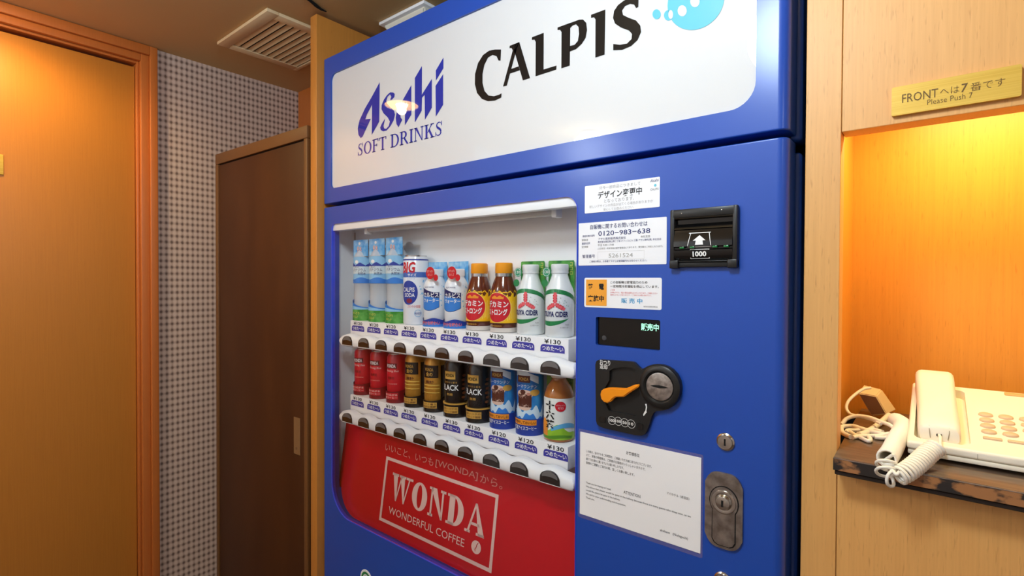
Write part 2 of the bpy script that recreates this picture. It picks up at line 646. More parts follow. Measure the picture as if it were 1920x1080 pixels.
# door with its stepped casing
door = bpy.data.objects.new('door_1', None)
COL.objects.link(door)
struct(door)
dy1, dy0 = FO, FO - 1.06
iy1, iy0 = FI, FO - 1.06 + (FO - FI)
mb = MB()
for x0, x1, e in ((LX - 0.08, LX + 0.004, 0.0), (LX + 0.004, LX + 0.016, 0.0)):
    pass
cas = 0.021                                           # width of the raised outer casing
mb.bbox(LX - 0.08, LX + 0.018, dy1 - cas, dy1, 0, CEIL - 0.001, FRAME_WOOD, 0.002)
mb.bbox(LX - 0.08, LX + 0.018, dy0, dy0 + cas, 0, CEIL - 0.001, FRAME_WOOD, 0.002)
mb.bbox(LX - 0.08, LX + 0.018, dy0 + cas, dy1 - cas, CEIL - 0.030, CEIL - 0.001, FRAME_WOOD, 0.002)
mb.build('casing', door, smooth=30)
mb = MB()
mb.bbox(LX - 0.08, LX + 0.008, iy1 + 0.008, dy1 - cas, 0, CEIL - 0.030, FRAME_WOOD, 0.002)
mb.bbox(LX - 0.08, LX + 0.008, dy0 + cas, iy0 - 0.008, 0, CEIL - 0.030, FRAME_WOOD, 0.002)
mb.bbox(LX - 0.08, LX + 0.008, iy0 - 0.008, iy1 + 0.008, DOOR_TOP + 0.008, CEIL - 0.030, FRAME_WOOD, 0.002)
mb.bbox(LX - 0.08, LX - 0.006, iy1, iy1 + 0.008, 0, DOOR_TOP + 0.008, FRAME_WOOD, 0.002)
mb.bbox(LX - 0.08, LX - 0.006, iy0 - 0.008, iy0, 0, DOOR_TOP + 0.008, FRAME_WOOD, 0.002)
mb.bbox(LX - 0.08, LX - 0.006, iy0, iy1, DOOR_TOP, DOOR_TOP + 0.008, FRAME_WOOD, 0.002)
mb.build('door_stop', door, smooth=30)
MB().bbox(LX - 0.065, LX - 0.018, iy0 + 0.003, iy1 - 0.001, 0.01, DOOR_TOP - 0.009, DOOR_WOOD, 0.002).build('door_panel', door, smooth=30)

# brass room plate on the door, cut by the left edge of the photograph
pA, pB = at(7, 290, 0, LX - 0.014), at(7, 328, 0, LX - 0.014)
tag(MB().bbox(LX - 0.018, LX - 0.0145, pA.y - 0.16, pA.y, pB.z, pA.z, BRASS, 0.0015).build('door_plate', smooth=30),
    'small brass plate fixed to the orange wooden door at the left', 'plate')

# wooden divider beside the machine
struct(MB().bbox(DIV0, DIV1, -0.019, ALC_Y, 0.0, CEIL - 0.010, DIVIDER_WOOD, 0.0015).build('wall_divider', smooth=30))
# dark sealing line where the ceiling meets the divider
pts = [at(x, y, 2, CEIL - 0.003) for x, y in ((570, -6), (580, 0), (586, 5), (592, 10), (597, 14), (603, 18), (612, 22))]
struct(MB().tube(pts, [0.003, 0.0035, 0.004, 0.0045, 0.004, 0.003, 0.0015], VENT_DARK, 8).build('trim_1'))

# wood panelled wall: each panel with a fine joint, the niche opening left free
WLX = at(1507, 540, 1, WY).x                          # left edge, next to the machine
wall = struct(MB().bbox(WLX, NX0 - 0.0006, WY, WY + 0.035, 0.0, CEIL, WALL_WOOD, 0.0006, 1).build('wall_niche'))
MB().bbox(NX0 + 0.0002, 0.62, WY, WY + 0.035, NTOP, CEIL, WALL_WOOD, 0.0006, 1).build('panel', wall)
MB().bbox(NX0 + 0.0002, 0.62, WY, WY + 0.035, 0.0, SHELF_Z - 0.018, WALL_WOOD, 0.0006, 1).build('panel', wall)
MB().bbox(NX1, 0.62, WY, WY + 0.035, SHELF_Z - 0.018, NTOP, WALL_WOOD, 0.0006, 1).build('panel', wall)
MB().bbox(0.6206, RIGHT_X, WY, WY + 0.035, 0.0, CEIL, WALL_WOOD, 0.0006, 1).build('panel', wall)
MB().box(WLX, WLX + 0.010, WY + 0.035, ALC_Y, 0.0, CEIL, BLACK_GAP).build('return_side', wall)  # coloured black to give the shade in the gap beside the machine
NB = 0.34                                             # niche back
nl = MB().box(-0.117, 0.38, NB, NB + 0.012, SHELF_Z - 0.02, 1.70, NICHE_WOOD)
nl.build('niche_back', wall)
MB().box(-0.122, -0.117, WY + 0.035, NB + 0.012, SHELF_Z - 0.02, 1.70, NICHE_WOOD).build('niche_side', wall)
MB().box(0.38, 0.39, WY + 0.035, NB + 0.012, SHELF_Z - 0.02, 1.70, NICHE_WOOD).build('niche_side', wall)
MB().box(-0.122, 0.39, WY + 0.035, NB + 0.012, 1.70, 1.71, NICHE_WOOD).build('niche_top', wall)

# niche lamp: hidden by the lip, a tube on a small base
lamp = thing('niche_lamp', 'warm tube lamp tucked up inside the yellow lit phone niche', 'lamp', (0.07, 0.19, 1.66))
TUBE = mat('warm_tube', (255, 214, 120), emit=(255, 190, 80), emit_s=6.0)
MB().bbox(-0.10, 0.10, -0.02, 0.02, 0.022, 0.039, WHITE_PLASTIC, 0.003).build('lamp_base', lamp)
MB().tube([(-0.09, 0, 0.008), (0.09, 0, 0.008)], 0.012, TUBE, 12).build('lamp_tube', lamp, smooth=40)
light('niche_lamp_light', 'AREA', (0.07, 0.19, 1.652), 2.0, (1.0, 0.92, 0.42), shape='RECTANGLE', size=0.18, size_y=0.03)

# shelf of the niche with a chipped front edge
SH_Y = -0.005
shelf = thing('phone_shelf', 'dark brown wooden shelf with chipped front edge under the telephone', 'shelf', (0, 0, SHELF_Z))
MB().bbox(NX0 - 0.0005, NX1, SH_Y + 0.002, NB - 0.002, -0.017, 0.0, SHELF_DARK, 0.001, 2).build('shelf_board', shelf, smooth=30)
MB().bbox(NX0 - 0.0005, NX1, SH_Y - 0.001, SH_Y + 0.002, -0.0165, -0.0006, WORN_EDGE, 0.0005, 1).build('front_edge', shelf)
MB().bbox(NX0 + 0.001, NX1, SH_Y + 0.002, WY - 0.0005, -0.023, -0.0172, SHELF_UNDER, 0.001, 1).build('under_batten', shelf)
MB().box(NX0 + 0.0004, NX1, SH_Y - 0.0013, SH_Y - 0.0005, -0.0012, -0.0002, WORN_STEEL).build('edge_highlight', shelf)  # pale strip stands in for the highlight along the top front edge

# brass sign over the niche
SGY = WY - 0.006
c = [at(x, y, 1, SGY) for x, y in ((1671.4, 163), (1916, 121.7), (1916, 181), (1672, 216.5))]
sx0, sx1 = (c[0].x + c[3].x) / 2, (c[1].x + c[2].x) / 2
sz0, sz1 = (c[2].z + c[3].z) / 2, (c[0].z + c[1].z) / 2
sign = thing('brass_sign', 'gold brass sign with engraved lettering above the phone niche', 'sign', ((sx0 + sx1) / 2, SGY, sz0))
SW, SHh = sx1 - sx0, sz1 - sz0
mb = MB()
mb.prism(rrect(-SW / 2, SW / 2, 0, SHh, 0.002, 4), 0.0, WY - SGY, BRASS)
mb.build('plate', sign)
mb = MB()
F0 = front(-0.0004)
U = lambda u: -SW / 2 + u * SW
V = lambda v: SHh * (1 - v)
mb.text('FRONT', U(0.09), U(0.385), V(0.60), V(0.30), F0, ENGRAVED, 0.0)
mb.text('へは', U(0.40), U(0.55), V(0.56), V(0.33), F0, ENGRAVED, -0.01)
mb.text('7', U(0.565), U(0.615), V(0.58), V(0.30), F0, ENGRAVED, 0.01, 0.1)
mb.text('番です', U(0.635), U(0.885), V(0.60), V(0.33), F0, ENGRAVED, -0.01)
mb.text('Please Push 7', U(0.30), U(0.65), V(0.81), V(0.63), F0, ENGRAVED, -0.01)
mb.build('lettering', sign)

# ceiling vent with single slats
vx0, vx1, vy0, vy1 = -1.76, -1.43, -0.112, 0.152
vent = thing('ceiling_vent', 'beige slatted air vent in the ceiling above the brown cabinet', 'vent', ((vx0 + vx1) / 2, (vy0 + vy1) / 2, CEIL))
hw, hd = (vx1 - vx0) / 2, (vy1 - vy0) / 2
mb = MB()
fw = 0.034
for a, b, cc, d in ((-hw, hw, -hd, -hd + fw), (-hw, hw, hd - 0.014, hd), (-hw, -hw + fw, -hd + fw, hd - 0.014), (hw - fw, hw, -hd + fw, hd - 0.014)):
    mb.bbox(a, b, cc, d, -0.010, -0.0003, VENT_M, 0.002, 2)
mb.build('vent_frame', vent, smooth=30)
MB().box(-hw + fw, hw - fw, -hd + fw, hd - 0.014, -0.0022, -0.0004, VENT_DARK).build('vent_duct', vent)
n = 10
sl = None
for i in range(n):
    yy = -hd + fw + (2 * hd - fw - 0.014) * (i + 0.5) / n
    if sl is None:
        mb = MB()
        mb.add([(-hw + fw, -0.0075, -0.0035), (hw - fw, -0.0075, -0.0035), (hw - fw, 0.0050, -0.0085), (-hw + fw, 0.0050, -0.0085),
                (-hw + fw, -0.0070, -0.0024), (hw - fw, -0.0070, -0.0024), (hw - fw, 0.0057, -0.0075), (-hw + fw, 0.0057, -0.0075)],
               [(0, 3, 2, 1), (4, 5, 6, 7), (0, 1, 5, 4), (1, 2, 6, 5), (2, 3, 7, 6), (3, 0, 4, 7)], VENT_M)
        sl = mb.build('slat', vent)
        sl.location.y = yy
    else:
        o = sl.copy()
        COL.objects.link(o)
        o.parent = vent
        o.location.y = yy

# low white lamp housing on the ceiling behind the machine's top
ql = thing('ceiling_lamp', 'white oblong lamp housing on the ceiling behind the machine top', 'lamp', (-1.16, 0.21, CEIL))
mb = MB()
mb.bbox(-0.098, 0.098, -0.08, 0.08, -0.010, -0.0003, WHITE_PLASTIC, 0.003, 2)
mb.build('housing', ql, smooth=30)
DIFF = mat('lamp_diffuser', (228, 222, 205), rough=0.5)
bm = bmesh.new()
bmesh.ops.create_cube(bm, size=1)
for v in bm.verts:
    k = 0.86 if v.co.z < 0 else 1.0
    v.co = Vector((v.co.x * 0.18 * k, v.co.y * 0.142 * k, -0.020 + v.co.z * 0.020))
bmesh.ops.bevel(bm, geom=bm.edges[:], offset=0.004, segments=2, affect='EDGES')
mb = MB()
mb.bm(bm, DIFF)
mb.build('diffuser', ql, smooth=30)

# warm downlight whose reflection shows in the sign
dl = thing('ceiling_downlight', 'round warm downlight in the ceiling beside the orange door', 'light', (DOWN_LIGHT[0], DOWN_LIGHT[1], CEIL))
REFL = mat('downlight_reflector', (255, 220, 140), rough=0.4, emit=(255, 188, 60), emit_s=13.0)
BULB = mat('downlight_bulb', (255, 240, 210), rough=0.4, emit=(255, 230, 180), emit_s=60.0)
MB().lathe([(0.074, -0.0004), (0.078, -0.004), (0.071, -0.006), (0.069, -0.002)], WHITE_PLASTIC, seg=40).build('trim_ring', dl, smooth=50)
MB().lathe([(0.0, -0.0012), (0.069, -0.0022)], REFL, seg=40).build('reflector', dl)
MB().lathe([(0.0, -0.020), (0.012, -0.018), (0.022, -0.012), (0.026, -0.003), (0.026, -0.0015)], BULB, seg=24).build('bulb', dl, smooth=60)
light('downlight_light', 'SPOT', (DOWN_LIGHT[0], DOWN_LIGHT[1], CEIL - 0.024), 10.5, (1.0, 0.70, 0.30),
      spot_size=math.radians(165), spot_blend=0.6, shadow_soft_size=0.02)
# globe lamp over the corridor, just outside the picture; its ceiling rose only, the globe is the light itself
cp = thing('globe_lamp', 'round ceiling lamp above the corridor in front of the machine', 'light', (MAIN_LIGHT[0], MAIN_LIGHT[1], CEIL))
MB().lathe([(0.0, -0.0003), (0.045, -0.0003), (0.045, -0.010), (0.030, -0.022), (0.026, -0.036), (0.0, -0.036)], WHITE_PLASTIC, seg=32).build('ceiling_rose', cp, smooth=40)
dup(cp, (REAR_LIGHT[0], REAR_LIGHT[1], CEIL), 'round ceiling lamp at the rear wall behind the camera')
dup(cp, (SIDE_FILL[0], SIDE_FILL[1], CEIL), 'added round fill lamp at the right end of the corridor')

# ------------------------------------------------------------------ brown cabinet
cf = at(403, 290, 0, LX + 0.004)
CW, CD, CH = 0.585, 0.255, cf.z
cab = thing('storage_cabinet', 'tall dark brown cabinet between the checked wallpaper and the divider', 'cabinet', (LX + 0.006, cf.y, 0), math.radians(1.6))
mb = MB()
fr = 0.020
mb.bbox(0.0, CW, 0.012, CD, 0.0, CH - 0.001, CABINET_BROWN, 0.002, 2)
mb.build('body', cab, smooth=30)
mb = MB()
mb.bbox(0.0, CW, 0.0, 0.012, CH - 0.036, CH, CABINET_EDGE, 0.002, 2)
mb.bbox(0.0, 0.018, 0.0, 0.012, 0.0, CH - 0.0365, CABINET_EDGE, 0.002, 2)
mb.bbox(CW - 0.018, CW, 0.0, 0.012, 0.0, CH - 0.0365, CABINET_EDGE, 0.002, 2)
mb.build('front_frame', cab, smooth=30)
cd = MB().bbox(0.0205, CW - 0.0195, 0.003, 0.0118, 0.06, CH - 0.041, CABINET_BROWN, 0.0015, 2).build('door', cab, smooth=30)
MB().box(0.019, CW - 0.0185, 0.0095, 0.0119, CH - 0.0415, CH - 0.036, BLACK_GAP).build('door_gap', cab)
hp = at(548.5, 782, 1, cf.y + 0.012)
hq = at(559.5, 855, 1, cf.y + 0.012)
hx0, hx1, hz0, hz1 = hp.x - cab.location.x, hq.x - cab.location.x, hq.z, hp.z
PLATE_DULL = mat('dull_brass', (150, 116, 78), rough=0.4, metal=0.3)
MB().bbox(hx0, hx1, 0.0012, 0.0032, hz0, hz1, PLATE_DULL, 0.0006, 1).build('lock_plate', cd)
MB().lathe([(0.0036, 0.0), (0.0034, 0.0014), (0.0, 0.0018)], CHROME, c=((hx0 + hx1) / 2, 0.0012, hz0 + 0.018), seg=14, axis='y').build('keyhole', cd, smooth=40)

# ------------------------------------------------------------------ vending machine
MX0, MX1 = -1.332, -0.158
DOOR_T = 0.048
HB, HT = 1.543, 1.947            # header bottom / top
DT = 1.533                       # top of the main door
vm = thing('vending_machine', 'large blue drinks vending machine with white top sign and display window', 'vending machine', ((MX0 + MX1) / 2, 0.3, 0))
vm.location = (0, 0, 0)

mb = MB()
mb.box(MX0 + 0.004, MX1 - 0.004, 0.10, 0.70, 0.08, HT - 0.006, BLACK_GAP)
mb.box(MX0 + 0.03, MX1 - 0.03, 0.12, 0.68, 0.0, 0.08, BLACK_GAP)
mb.build('cabinet_body', vm)
mb = MB()
mb.bbox(MX1 - 0.030, MX1 + 0.0065, 0.056, 0.094, 0.09, DT - 0.012, BLUE, 0.006, 4)
mb.build('side_flange', vm, smooth=40)
mb = MB()
mb.bbox(MX1 - 0.030, MX1 + 0.0065, 0.056, 0.094, HB - 0.006, HT, BLUE, 0.006, 4)
mb.build('side_flange', vm, smooth=40)
mb = MB()
mb.box(-0.47, MX1 - 0.008, DOOR_T + 0.001, 0.0985, 0.10, HT - 0.004, BLACK_GAP)
mb.box(MX0 + 0.006, -0.4705, DOOR_T + 0.001, 0.0985, 1.505, HT - 0.004, BLACK_GAP)
mb.box(MX0 + 0.006, -0.4705, DOOR_T + 0.001, 0.0985, 0.10, 0.615, BLACK_GAP)
mb.build('door_gasket', vm)


def rounded_door(z0, z1):
    """door blank: full rounding on the right edge, small on the others"""
    bm = bmesh.new()
    prof = [(MX0, DOOR_T), (MX0, 0.004)]
    for i in range(4):
        a = PI + 0.5 * PI * (i + 1) / 4
        prof.append((MX0 + 0.004 + 0.004 * math.cos(a), 0.004 + 0.004 * math.sin(a)))
    R_ = 0.015
    for i in range(9):
        a = 1.5 * PI + 0.5 * PI * i / 8
        prof.append((MX1 - R_ + R_ * math.cos(a), R_ + R_ * math.sin(a)))
    prof.append((MX1, DOOR_T))
    lo = [bm.verts.new((x, y, z0)) for x, y in prof]
    hi = [bm.verts.new((x, y, z1)) for x, y in prof]
    bm.faces.new(lo[::-1])
    bm.faces.new(hi)
    n_ = len(prof)
    for i in range(n_):
        bm.faces.new((lo[i], lo[(i + 1) % n_], hi[(i + 1) % n_], hi[i]))
    bmesh.ops.recalc_face_normals(bm, faces=bm.faces[:])
    ed = [e for e in bm.edges if abs(e.verts[0].co.z - e.verts[1].co.z) < 1e-6 and min(e.verts[0].co.y, e.verts[1].co.y) < DOOR_T - 1e-4]
    bmesh.ops.bevel(bm, geom=ed, offset=0.003, segments=3, profile=0.5, affect='EDGES')
    return bm


def cutter(poly, y0, y1):
    return MB().prism(poly, y0, y1, BLUE).build('cutter')


# header with its sign panel
header = MB().bm(rounded_door(HB, HT), BLUE).build('header_door', vm)
HPX0, HPX1, HPZ0, HPZ1 = -1.297, -0.201, 1.583, 1.897
boolean(header, [cutter(rrect(HPX0, HPX1, HPZ0, HPZ1, (0.014, 0.036, 0.036, 0.020), 8), -0.01, 0.02)])
SY = 0.0045
signp = MB().prism(rrect(HPX0 + 0.0004, HPX1 - 0.0004, HPZ0 + 0.0004, HPZ1 - 0.0004, (0.0136, 0.0356, 0.0356, 0.0196), 8), SY, 0.0195, SIGN_WHITE).build('sign_panel', vm)
signp['label'] = 'glossy white sign panel with blue and black logos'


def crop(ox, oy, s, y):
    """plane y seen through a magnified part of the photograph"""
    return lambda u, v: tuple(at(ox + u / s, oy + v / s, 1, y))


T = crop(660, 100, 5.4, SY - 0.0006)
mb = MB()
for poly in (
    [(280, 292), (200, 440), (130, 560), (75, 680), (58, 760), (65, 825), (88, 858), (105, 845), (190, 662), (135, 668), (150, 620), (203, 520), (200, 825), (275, 690)],
    [(432, 412), (418, 396), (385, 395), (350, 428), (322, 470), (300, 525), (298, 565), (318, 605), (362, 650), (383, 690), (372, 735), (345, 765), (325, 760),
     (318, 735), (336, 658), (300, 715), (285, 750), (290, 775), (315, 790), (350, 780), (390, 735), (420, 680), (435, 620), (425, 580), (385, 545), (353, 510),
     (346, 482), (360, 440), (385, 415), (398, 440), (385, 472), (402, 470), (428, 442)],
    [(600, 322), (520, 462), (455, 580), (442, 650), (450, 715), (470, 748), (508, 672), (492, 650), (490, 620), (545, 480), (535, 560), (535, 728), (600, 620)],
    [(708, 127), (706, 420), (808, 258), (808, 550), (738, 672), (735, 420), (708, 450), (705, 580), (636, 700), (636, 250)],
    [(925, 42), (925, 150), (850, 275), (848, 175)],
    [(922, 210), (922, 520), (848, 640), (846, 330)],
):
    mb.flat(poly, T, INK_BLUE)
mb.build('blue_logo', signp)

T = crop(870, 0, 5.333, SY - 0.0006)
mb = MB()
for poly in (
    [(370, 495), (365, 605), (345, 605), (325, 562), (285, 548), (240, 575), (203, 650), (185, 740), (185, 830), (205, 910), (245, 955), (300, 962), (350, 947),
     (375, 933), (372, 975), (310, 1005), (240, 1012), (180, 990), (130, 930), (108, 840), (110, 740), (140, 630), (190, 550), (250, 507), (310, 495)],
    [(457, 458), (553, 420), (512, 540), (428, 855), (390, 865), (487, 505), (480, 486), (466, 478), (455, 484)],
    [(505, 440), (553, 420), (660, 780), (588, 803), (512, 540), (500, 520)],
    [(470, 690), (546, 663), (558, 702), (458, 735)],
    [(797, 328), (795, 695), (925, 655), (922, 695), (715, 762), (717, 420), (705, 396), (678, 398), (680, 372)],
    [(935, 275), (1063, 228), (1057, 655), (973, 683), (975, 320), (960, 298), (935, 300)],
    [(1055, 232), (1150, 197), (1190, 195), (1222, 228), (1230, 300), (1215, 380), (1175, 440), (1120, 490), (1057, 515), (1057, 460), (1105, 448), (1138, 410),
     (1150, 340), (1145, 270), (1120, 242), (1085, 255), (1062, 280)],
    [(1413, 95), (1405, 545), (1313, 575), (1315, 195), (1300, 172), (1270, 178), (1270, 148)],
    [(1745, -12), (1742, 70), (1720, 80), (1700, 45), (1660, 38), (1610, 60), (1580, 105), (1590, 150), (1640, 175), (1720, 205), (1762, 255), (1770, 320),
     (1735, 400), (1670, 460), (1580, 498), (1492, 502), (1492, 440), (1560, 448), (1630, 435), (1675, 390), (1680, 340), (1650, 305), (1570, 275), (1510, 235),
     (1490, 180), (1500, 110), (1540, 50), (1600, 5), (1660, -20), (1715, -22)],
):
    mb.flat(poly, T, SIGN_BLACK)
mb.build('black_logo', signp)

T = crop(1200, 0, 3.858, SY - 0.0006)
T2 = crop(1200, 0, 3.858, SY - 0.0010)
mb = MB()
mb.disc(120, 103, 30, 36, T, INK_TEAL, 24, 1)
mb.disc(205, 111, 32, 38, T, INK_TEAL, 24, 1)
mb.flat([(405 + 206 * math.cos(a), 8 + 206 * math.sin(a) - 0.17 * 206 * math.cos(a)) for a in [2 * PI * i / 48 for i in range(48)]], T, INK_TEAL)
mb.disc(305, 78, 33, 40, T2, SIGN_WHITE, 24, 1)
mb.disc(397, 10, 34, 42, T2, SIGN_WHITE, 24, 1)
mb.disc(470, -90, 40, 50, T2, SIGN_WHITE, 24, 1)
mb.disc(222, 105, 17, 32, T2, SIGN_WHITE, 24, 1)
mb.build('bubble_logo', signp)


# a small seriffed alphabet built from strokes, in a unit cell (w given)
def serif_word(mb, word, u0, u1, v0, v1, to, m, th=0.16, thin=0.07, ser=0.05, gap=0.10):
    W = {'W': 1.15, 'O': 0.84, 'N': 0.86, 'D': 0.84, 'A': 0.9, 'S': 0.62, 'F': 0.66, 'T': 0.74, 'R': 0.84, 'I': 0.36, 'K': 0.86, ' ': 0.28}
    polys = []
    x = 0.0

    def bar(x0, x1, z0, z1):
        polys.append([(x0, z0), (x1, z0), (x1, z1), (x0, z1)])

    def diag(xa, xb, w, z0=0.0, z1=1.0):
        polys.append([(xa, z0), (xa + w, z0), (xb + w, z1), (xb, z1)])

    def ringp(cx, rx, w, a0=0, a1=2 * PI, rz=0.5):
        n_ = 28
        for i in range(n_):
            p, q = a0 + (a1 - a0) * i / n_, a0 + (a1 - a0) * (i + 1) / n_
            polys.append([(cx + rx * math.cos(p), 0.5 + rz * math.sin(p)), (cx + rx * math.cos(q), 0.5 + rz * math.sin(q)),
                          (cx + (rx - w) * math.cos(q), 0.5 + (rz - thin) * math.sin(q)), (cx + (rx - w) * math.cos(p), 0.5 + (rz - thin) * math.sin(p))])
    for ch in word:
        w = W[ch]
        o = x
        if ch == 'W':
            diag(o + 0.26, o + 0.06, th, 0, 1); polys[-1] = [(o + 0.30, 0), (o + 0.36, 0), (o + 0.06 + th, 1), (o + 0.06, 1)]
            polys.append([(o + 0.30, 0), (o + 0.36, 0), (o + 0.58, 0.86), (o + 0.55, 1)])
            polys.append([(o + 0.76, 0), (o + 0.82, 0), (o + 0.48 + th, 1), (o + 0.48, 1)])
            polys.append([(o + 0.76, 0), (o + 0.82, 0), (o + 1.09, 1), (o + 1.02, 1)])
            for c_ in (0.06 + th / 2, 0.50 + th / 2, 1.05):
                bar(o + c_ - th / 2 - ser, o + c_ + th / 2 + ser, 1 - thin, 1)
        elif ch == 'O':
            ringp(o + w / 2, w / 2, th)
        elif ch == 'N':
            bar(o + 0.10, o + 0.10 + thin, 0, 1); bar(o + w - 0.10 - thin, o + w - 0.10, 0, 1)
            polys.append([(o + w - 0.10 - thin * 0.9, 0), (o + w - 0.10, 0), (o + 0.10 + th, 1), (o + 0.06, 1)])
            bar(o, o + 0.26, 0, thin); bar(o, o + 0.2, 1 - thin, 1); bar(o + w - 0.27, o + w, 1 - thin, 1)
        elif ch == 'D':
            bar(o + 0.10, o + 0.10 + th, 0, 1); ringp(o + 0.36, w - 0.36, th, -PI / 2, PI / 2)
            bar(o, o + 0.38, 0, thin); bar(o, o + 0.38, 1 - thin, 1)
        elif ch == 'A':
            polys.append([(o + 0.10, 0), (o + 0.10 + thin, 0), (o + 0.50, 1), (o + 0.42, 1)])
            polys.append([(o + 0.64, 0), (o + 0.64 + th, 0), (o + 0.50, 1), (o + 0.42, 1)])
            bar(o + 0.24, o + 0.66, 0.28, 0.28 + thin)
            bar(o, o + 0.26, 0, thin); bar(o + 0.54, o + w, 0, thin)
        elif ch == 'S':
            P_ = [(0.88, 0.78), (0.70, 0.93), (0.45, 0.95), (0.22, 0.84), (0.22, 0.66), (0.45, 0.54), (0.70, 0.43), (0.80, 0.26), (0.68, 0.09), (0.42, 0.04), (0.20, 0.10), (0.08, 0.26)]
            wd = [0.03, 0.05, 0.07, 0.11, 0.15, 0.17, 0.17, 0.15, 0.10, 0.07, 0.05, 0.03]
            for i in range(len(P_) - 1):
                (xa, za), (xb, zb) = P_[i], P_[i + 1]
                dx, dz = (xb - xa), (zb - za)
                l_ = math.hypot(dx, dz)
                nx, nz = -dz / l_, dx / l_
                polys.append([(o + w * (xa + nx * wd[i] * 0.6), za + nz * wd[i] * 0.5), (o + w * (xb + nx * wd[i + 1] * 0.6), zb + nz * wd[i + 1] * 0.5),
                              (o + w * (xb - nx * wd[i + 1] * 0.6), zb - nz * wd[i + 1] * 0.5), (o + w * (xa - nx * wd[i] * 0.6), za - nz * wd[i] * 0.5)])
            bar(o + w * 0.84, o + w * 0.92, 0.68, 1.0); bar(o + w * 0.04, o + w * 0.12, 0.0, 0.32)
        elif ch in 'FT':
            if ch == 'F':
                bar(o + 0.10, o + 0.10 + th, 0, 1); bar(o, o + w, 1 - thin, 1); bar(o + 0.2, o + w * 0.8, 0.48, 0.48 + thin); bar(o, o + 0.36, 0, thin)
                bar(o + w - thin, o + w, 0.78, 1); bar(o + w * 0.8 - thin, o + w * 0.8, 0.40, 0.62)
            else:
                bar(o + w / 2 - th / 2, o + w / 2 + th / 2, 0, 1); bar(o, o + w, 1 - thin, 1); bar(o + w / 2 - 0.18, o + w / 2 + 0.18, 0, thin)
                bar(o, o + thin, 0.78, 1); bar(o + w - thin, o + w, 0.78, 1)
        elif ch == 'R':
            bar(o + 0.10, o + 0.10 + th, 0, 1); bar(o, o + 0.36, 0, thin); bar(o, o + 0.4, 1 - thin, 1); bar(o + 0.2, o + 0.4, 0.46, 0.46 + thin)
            n_ = 14
            for i in range(n_):
                p, q = -PI / 2 + PI * i / n_, -PI / 2 + PI * (i + 1) / n_
                polys.append([(o + 0.38 + 0.30 * math.cos(p), 0.73 + 0.27 * math.sin(p)), (o + 0.38 + 0.30 * math.cos(q), 0.73 + 0.27 * math.sin(q)),
                              (o + 0.38 + (0.30 - th) * math.cos(q), 0.73 + (0.27 - thin) * math.sin(q)), (o + 0.38 + (0.30 - th) * math.cos(p), 0.73 + (0.27 - thin) * math.sin(p))])
            polys.append([(o + w - th, 0), (o + w, 0), (o + 0.50, 0.5), (o + 0.34, 0.5)])
        elif ch == 'I':
            bar(o + w / 2 - th / 2, o + w / 2 + th / 2, 0, 1); bar(o, o + w, 0, thin); bar(o, o + w, 1 - thin, 1)
        elif ch == 'K':
            bar(o + 0.10, o + 0.10 + th, 0, 1); bar(o, o + 0.36, 0, thin); bar(o, o + 0.36, 1 - thin, 1)
            polys.append([(o + 0.24, 0.42), (o + 0.24 + thin, 0.42), (o + 0.72, 1), (o + 0.62, 1)])
            polys.append([(o + 0.64, 0), (o + 0.64 + th, 0), (o + 0.46, 0.66), (o + 0.34, 0.56)])
            bar(o + 0.54, o + 0.84, 1 - thin, 1); bar(o + 0.54, o + 0.9, 0, thin)
        x += w + gap
    tot = x - gap
    for p in polys:
        mb.add([to(u0 + (u1 - u0) * a / tot, v0 + (v1 - v0) * b) for a, b in p], [tuple(range(len(p)))], m)


sd = [at(x, y, 1, SY) for x, y in ((671, 269), (830, 227), (829.5, 254.6), (672, 291.5))]
mb = MB()
serif_word(mb, 'SOFT DRINKS', sd[0].x, sd[1].x, (sd[2].z + sd[3].z) / 2, (sd[0].z + sd[1].z) / 2, front(SY - 0.0006), INK_BLUE, th=0.165, thin=0.07, gap=0.08)
mb.build('soft_drinks_lettering', signp)

# main door with its window opening and recesses
WX0, WX1, WZ0, WZ1 = -1.292, -0.498, 0.684, 1.485
lcd = [at(x, y, 1, 0) for x, y in ((1118.8, 598), (1235.6, 603), (1235.6, 656), (1119, 644))]
LX0, LX1 = (lcd[0].x + lcd[3].x) / 2, (lcd[1].x + lcd[2].x) / 2
LZ0, LZ1 = (lcd[2].z + lcd[3].z) / 2, (lcd[0].z + lcd[1].z) / 2
main = MB().bm(rounded_door(0.10, DT), BLUE).build('main_door', vm)
WR = (0.085, 0.085, 0.026, 0.014)
boolean(main, [cutter(rrect(WX0, WX1, WZ0, WZ1, WR, 10), -0.02, DOOR_T + 0.02),
               cutter(rrect(LX0 - 0.002, LX1 + 0.002, LZ0 - 0.002, LZ1 + 0.003, 0.003, 3), -0.02, 0.008)])
# lip around the window, painted brighter blue as the door's lit edge
ou, inn = rrect(WX0 + 0.0001, WX1 - 0.0001, WZ0 + 0.0001, WZ1 - 0.0001, WR, 10), rrect(WX0 + 0.0011, WX1 - 0.0011, WZ0 + 0.0018, WZ1 - 0.0006, (0.0839, 0.0839, 0.0250, 0.0130), 10)
n = len(ou)
mb = MB()
mb.add([(x, -0.0012, z) for x, z in ou] + [(x, -0.0012, z) for x, z in inn] + [(x, 0.010, z) for x, z in inn] + [(x, 0.010, z) for x, z in ou],
       [f for i in range(n) for f in ((i, (i + 1) % n, n + (i + 1) % n, n + i), (n + i, n + (i + 1) % n, 2 * n + (i + 1) % n, 2 * n + i),
                                     (3 * n + i, 3 * n + (i + 1) % n, (i + 1) % n, i))], BLUE_LIT_EDGE)
mb.build('window_lit_edge', vm, smooth=40)
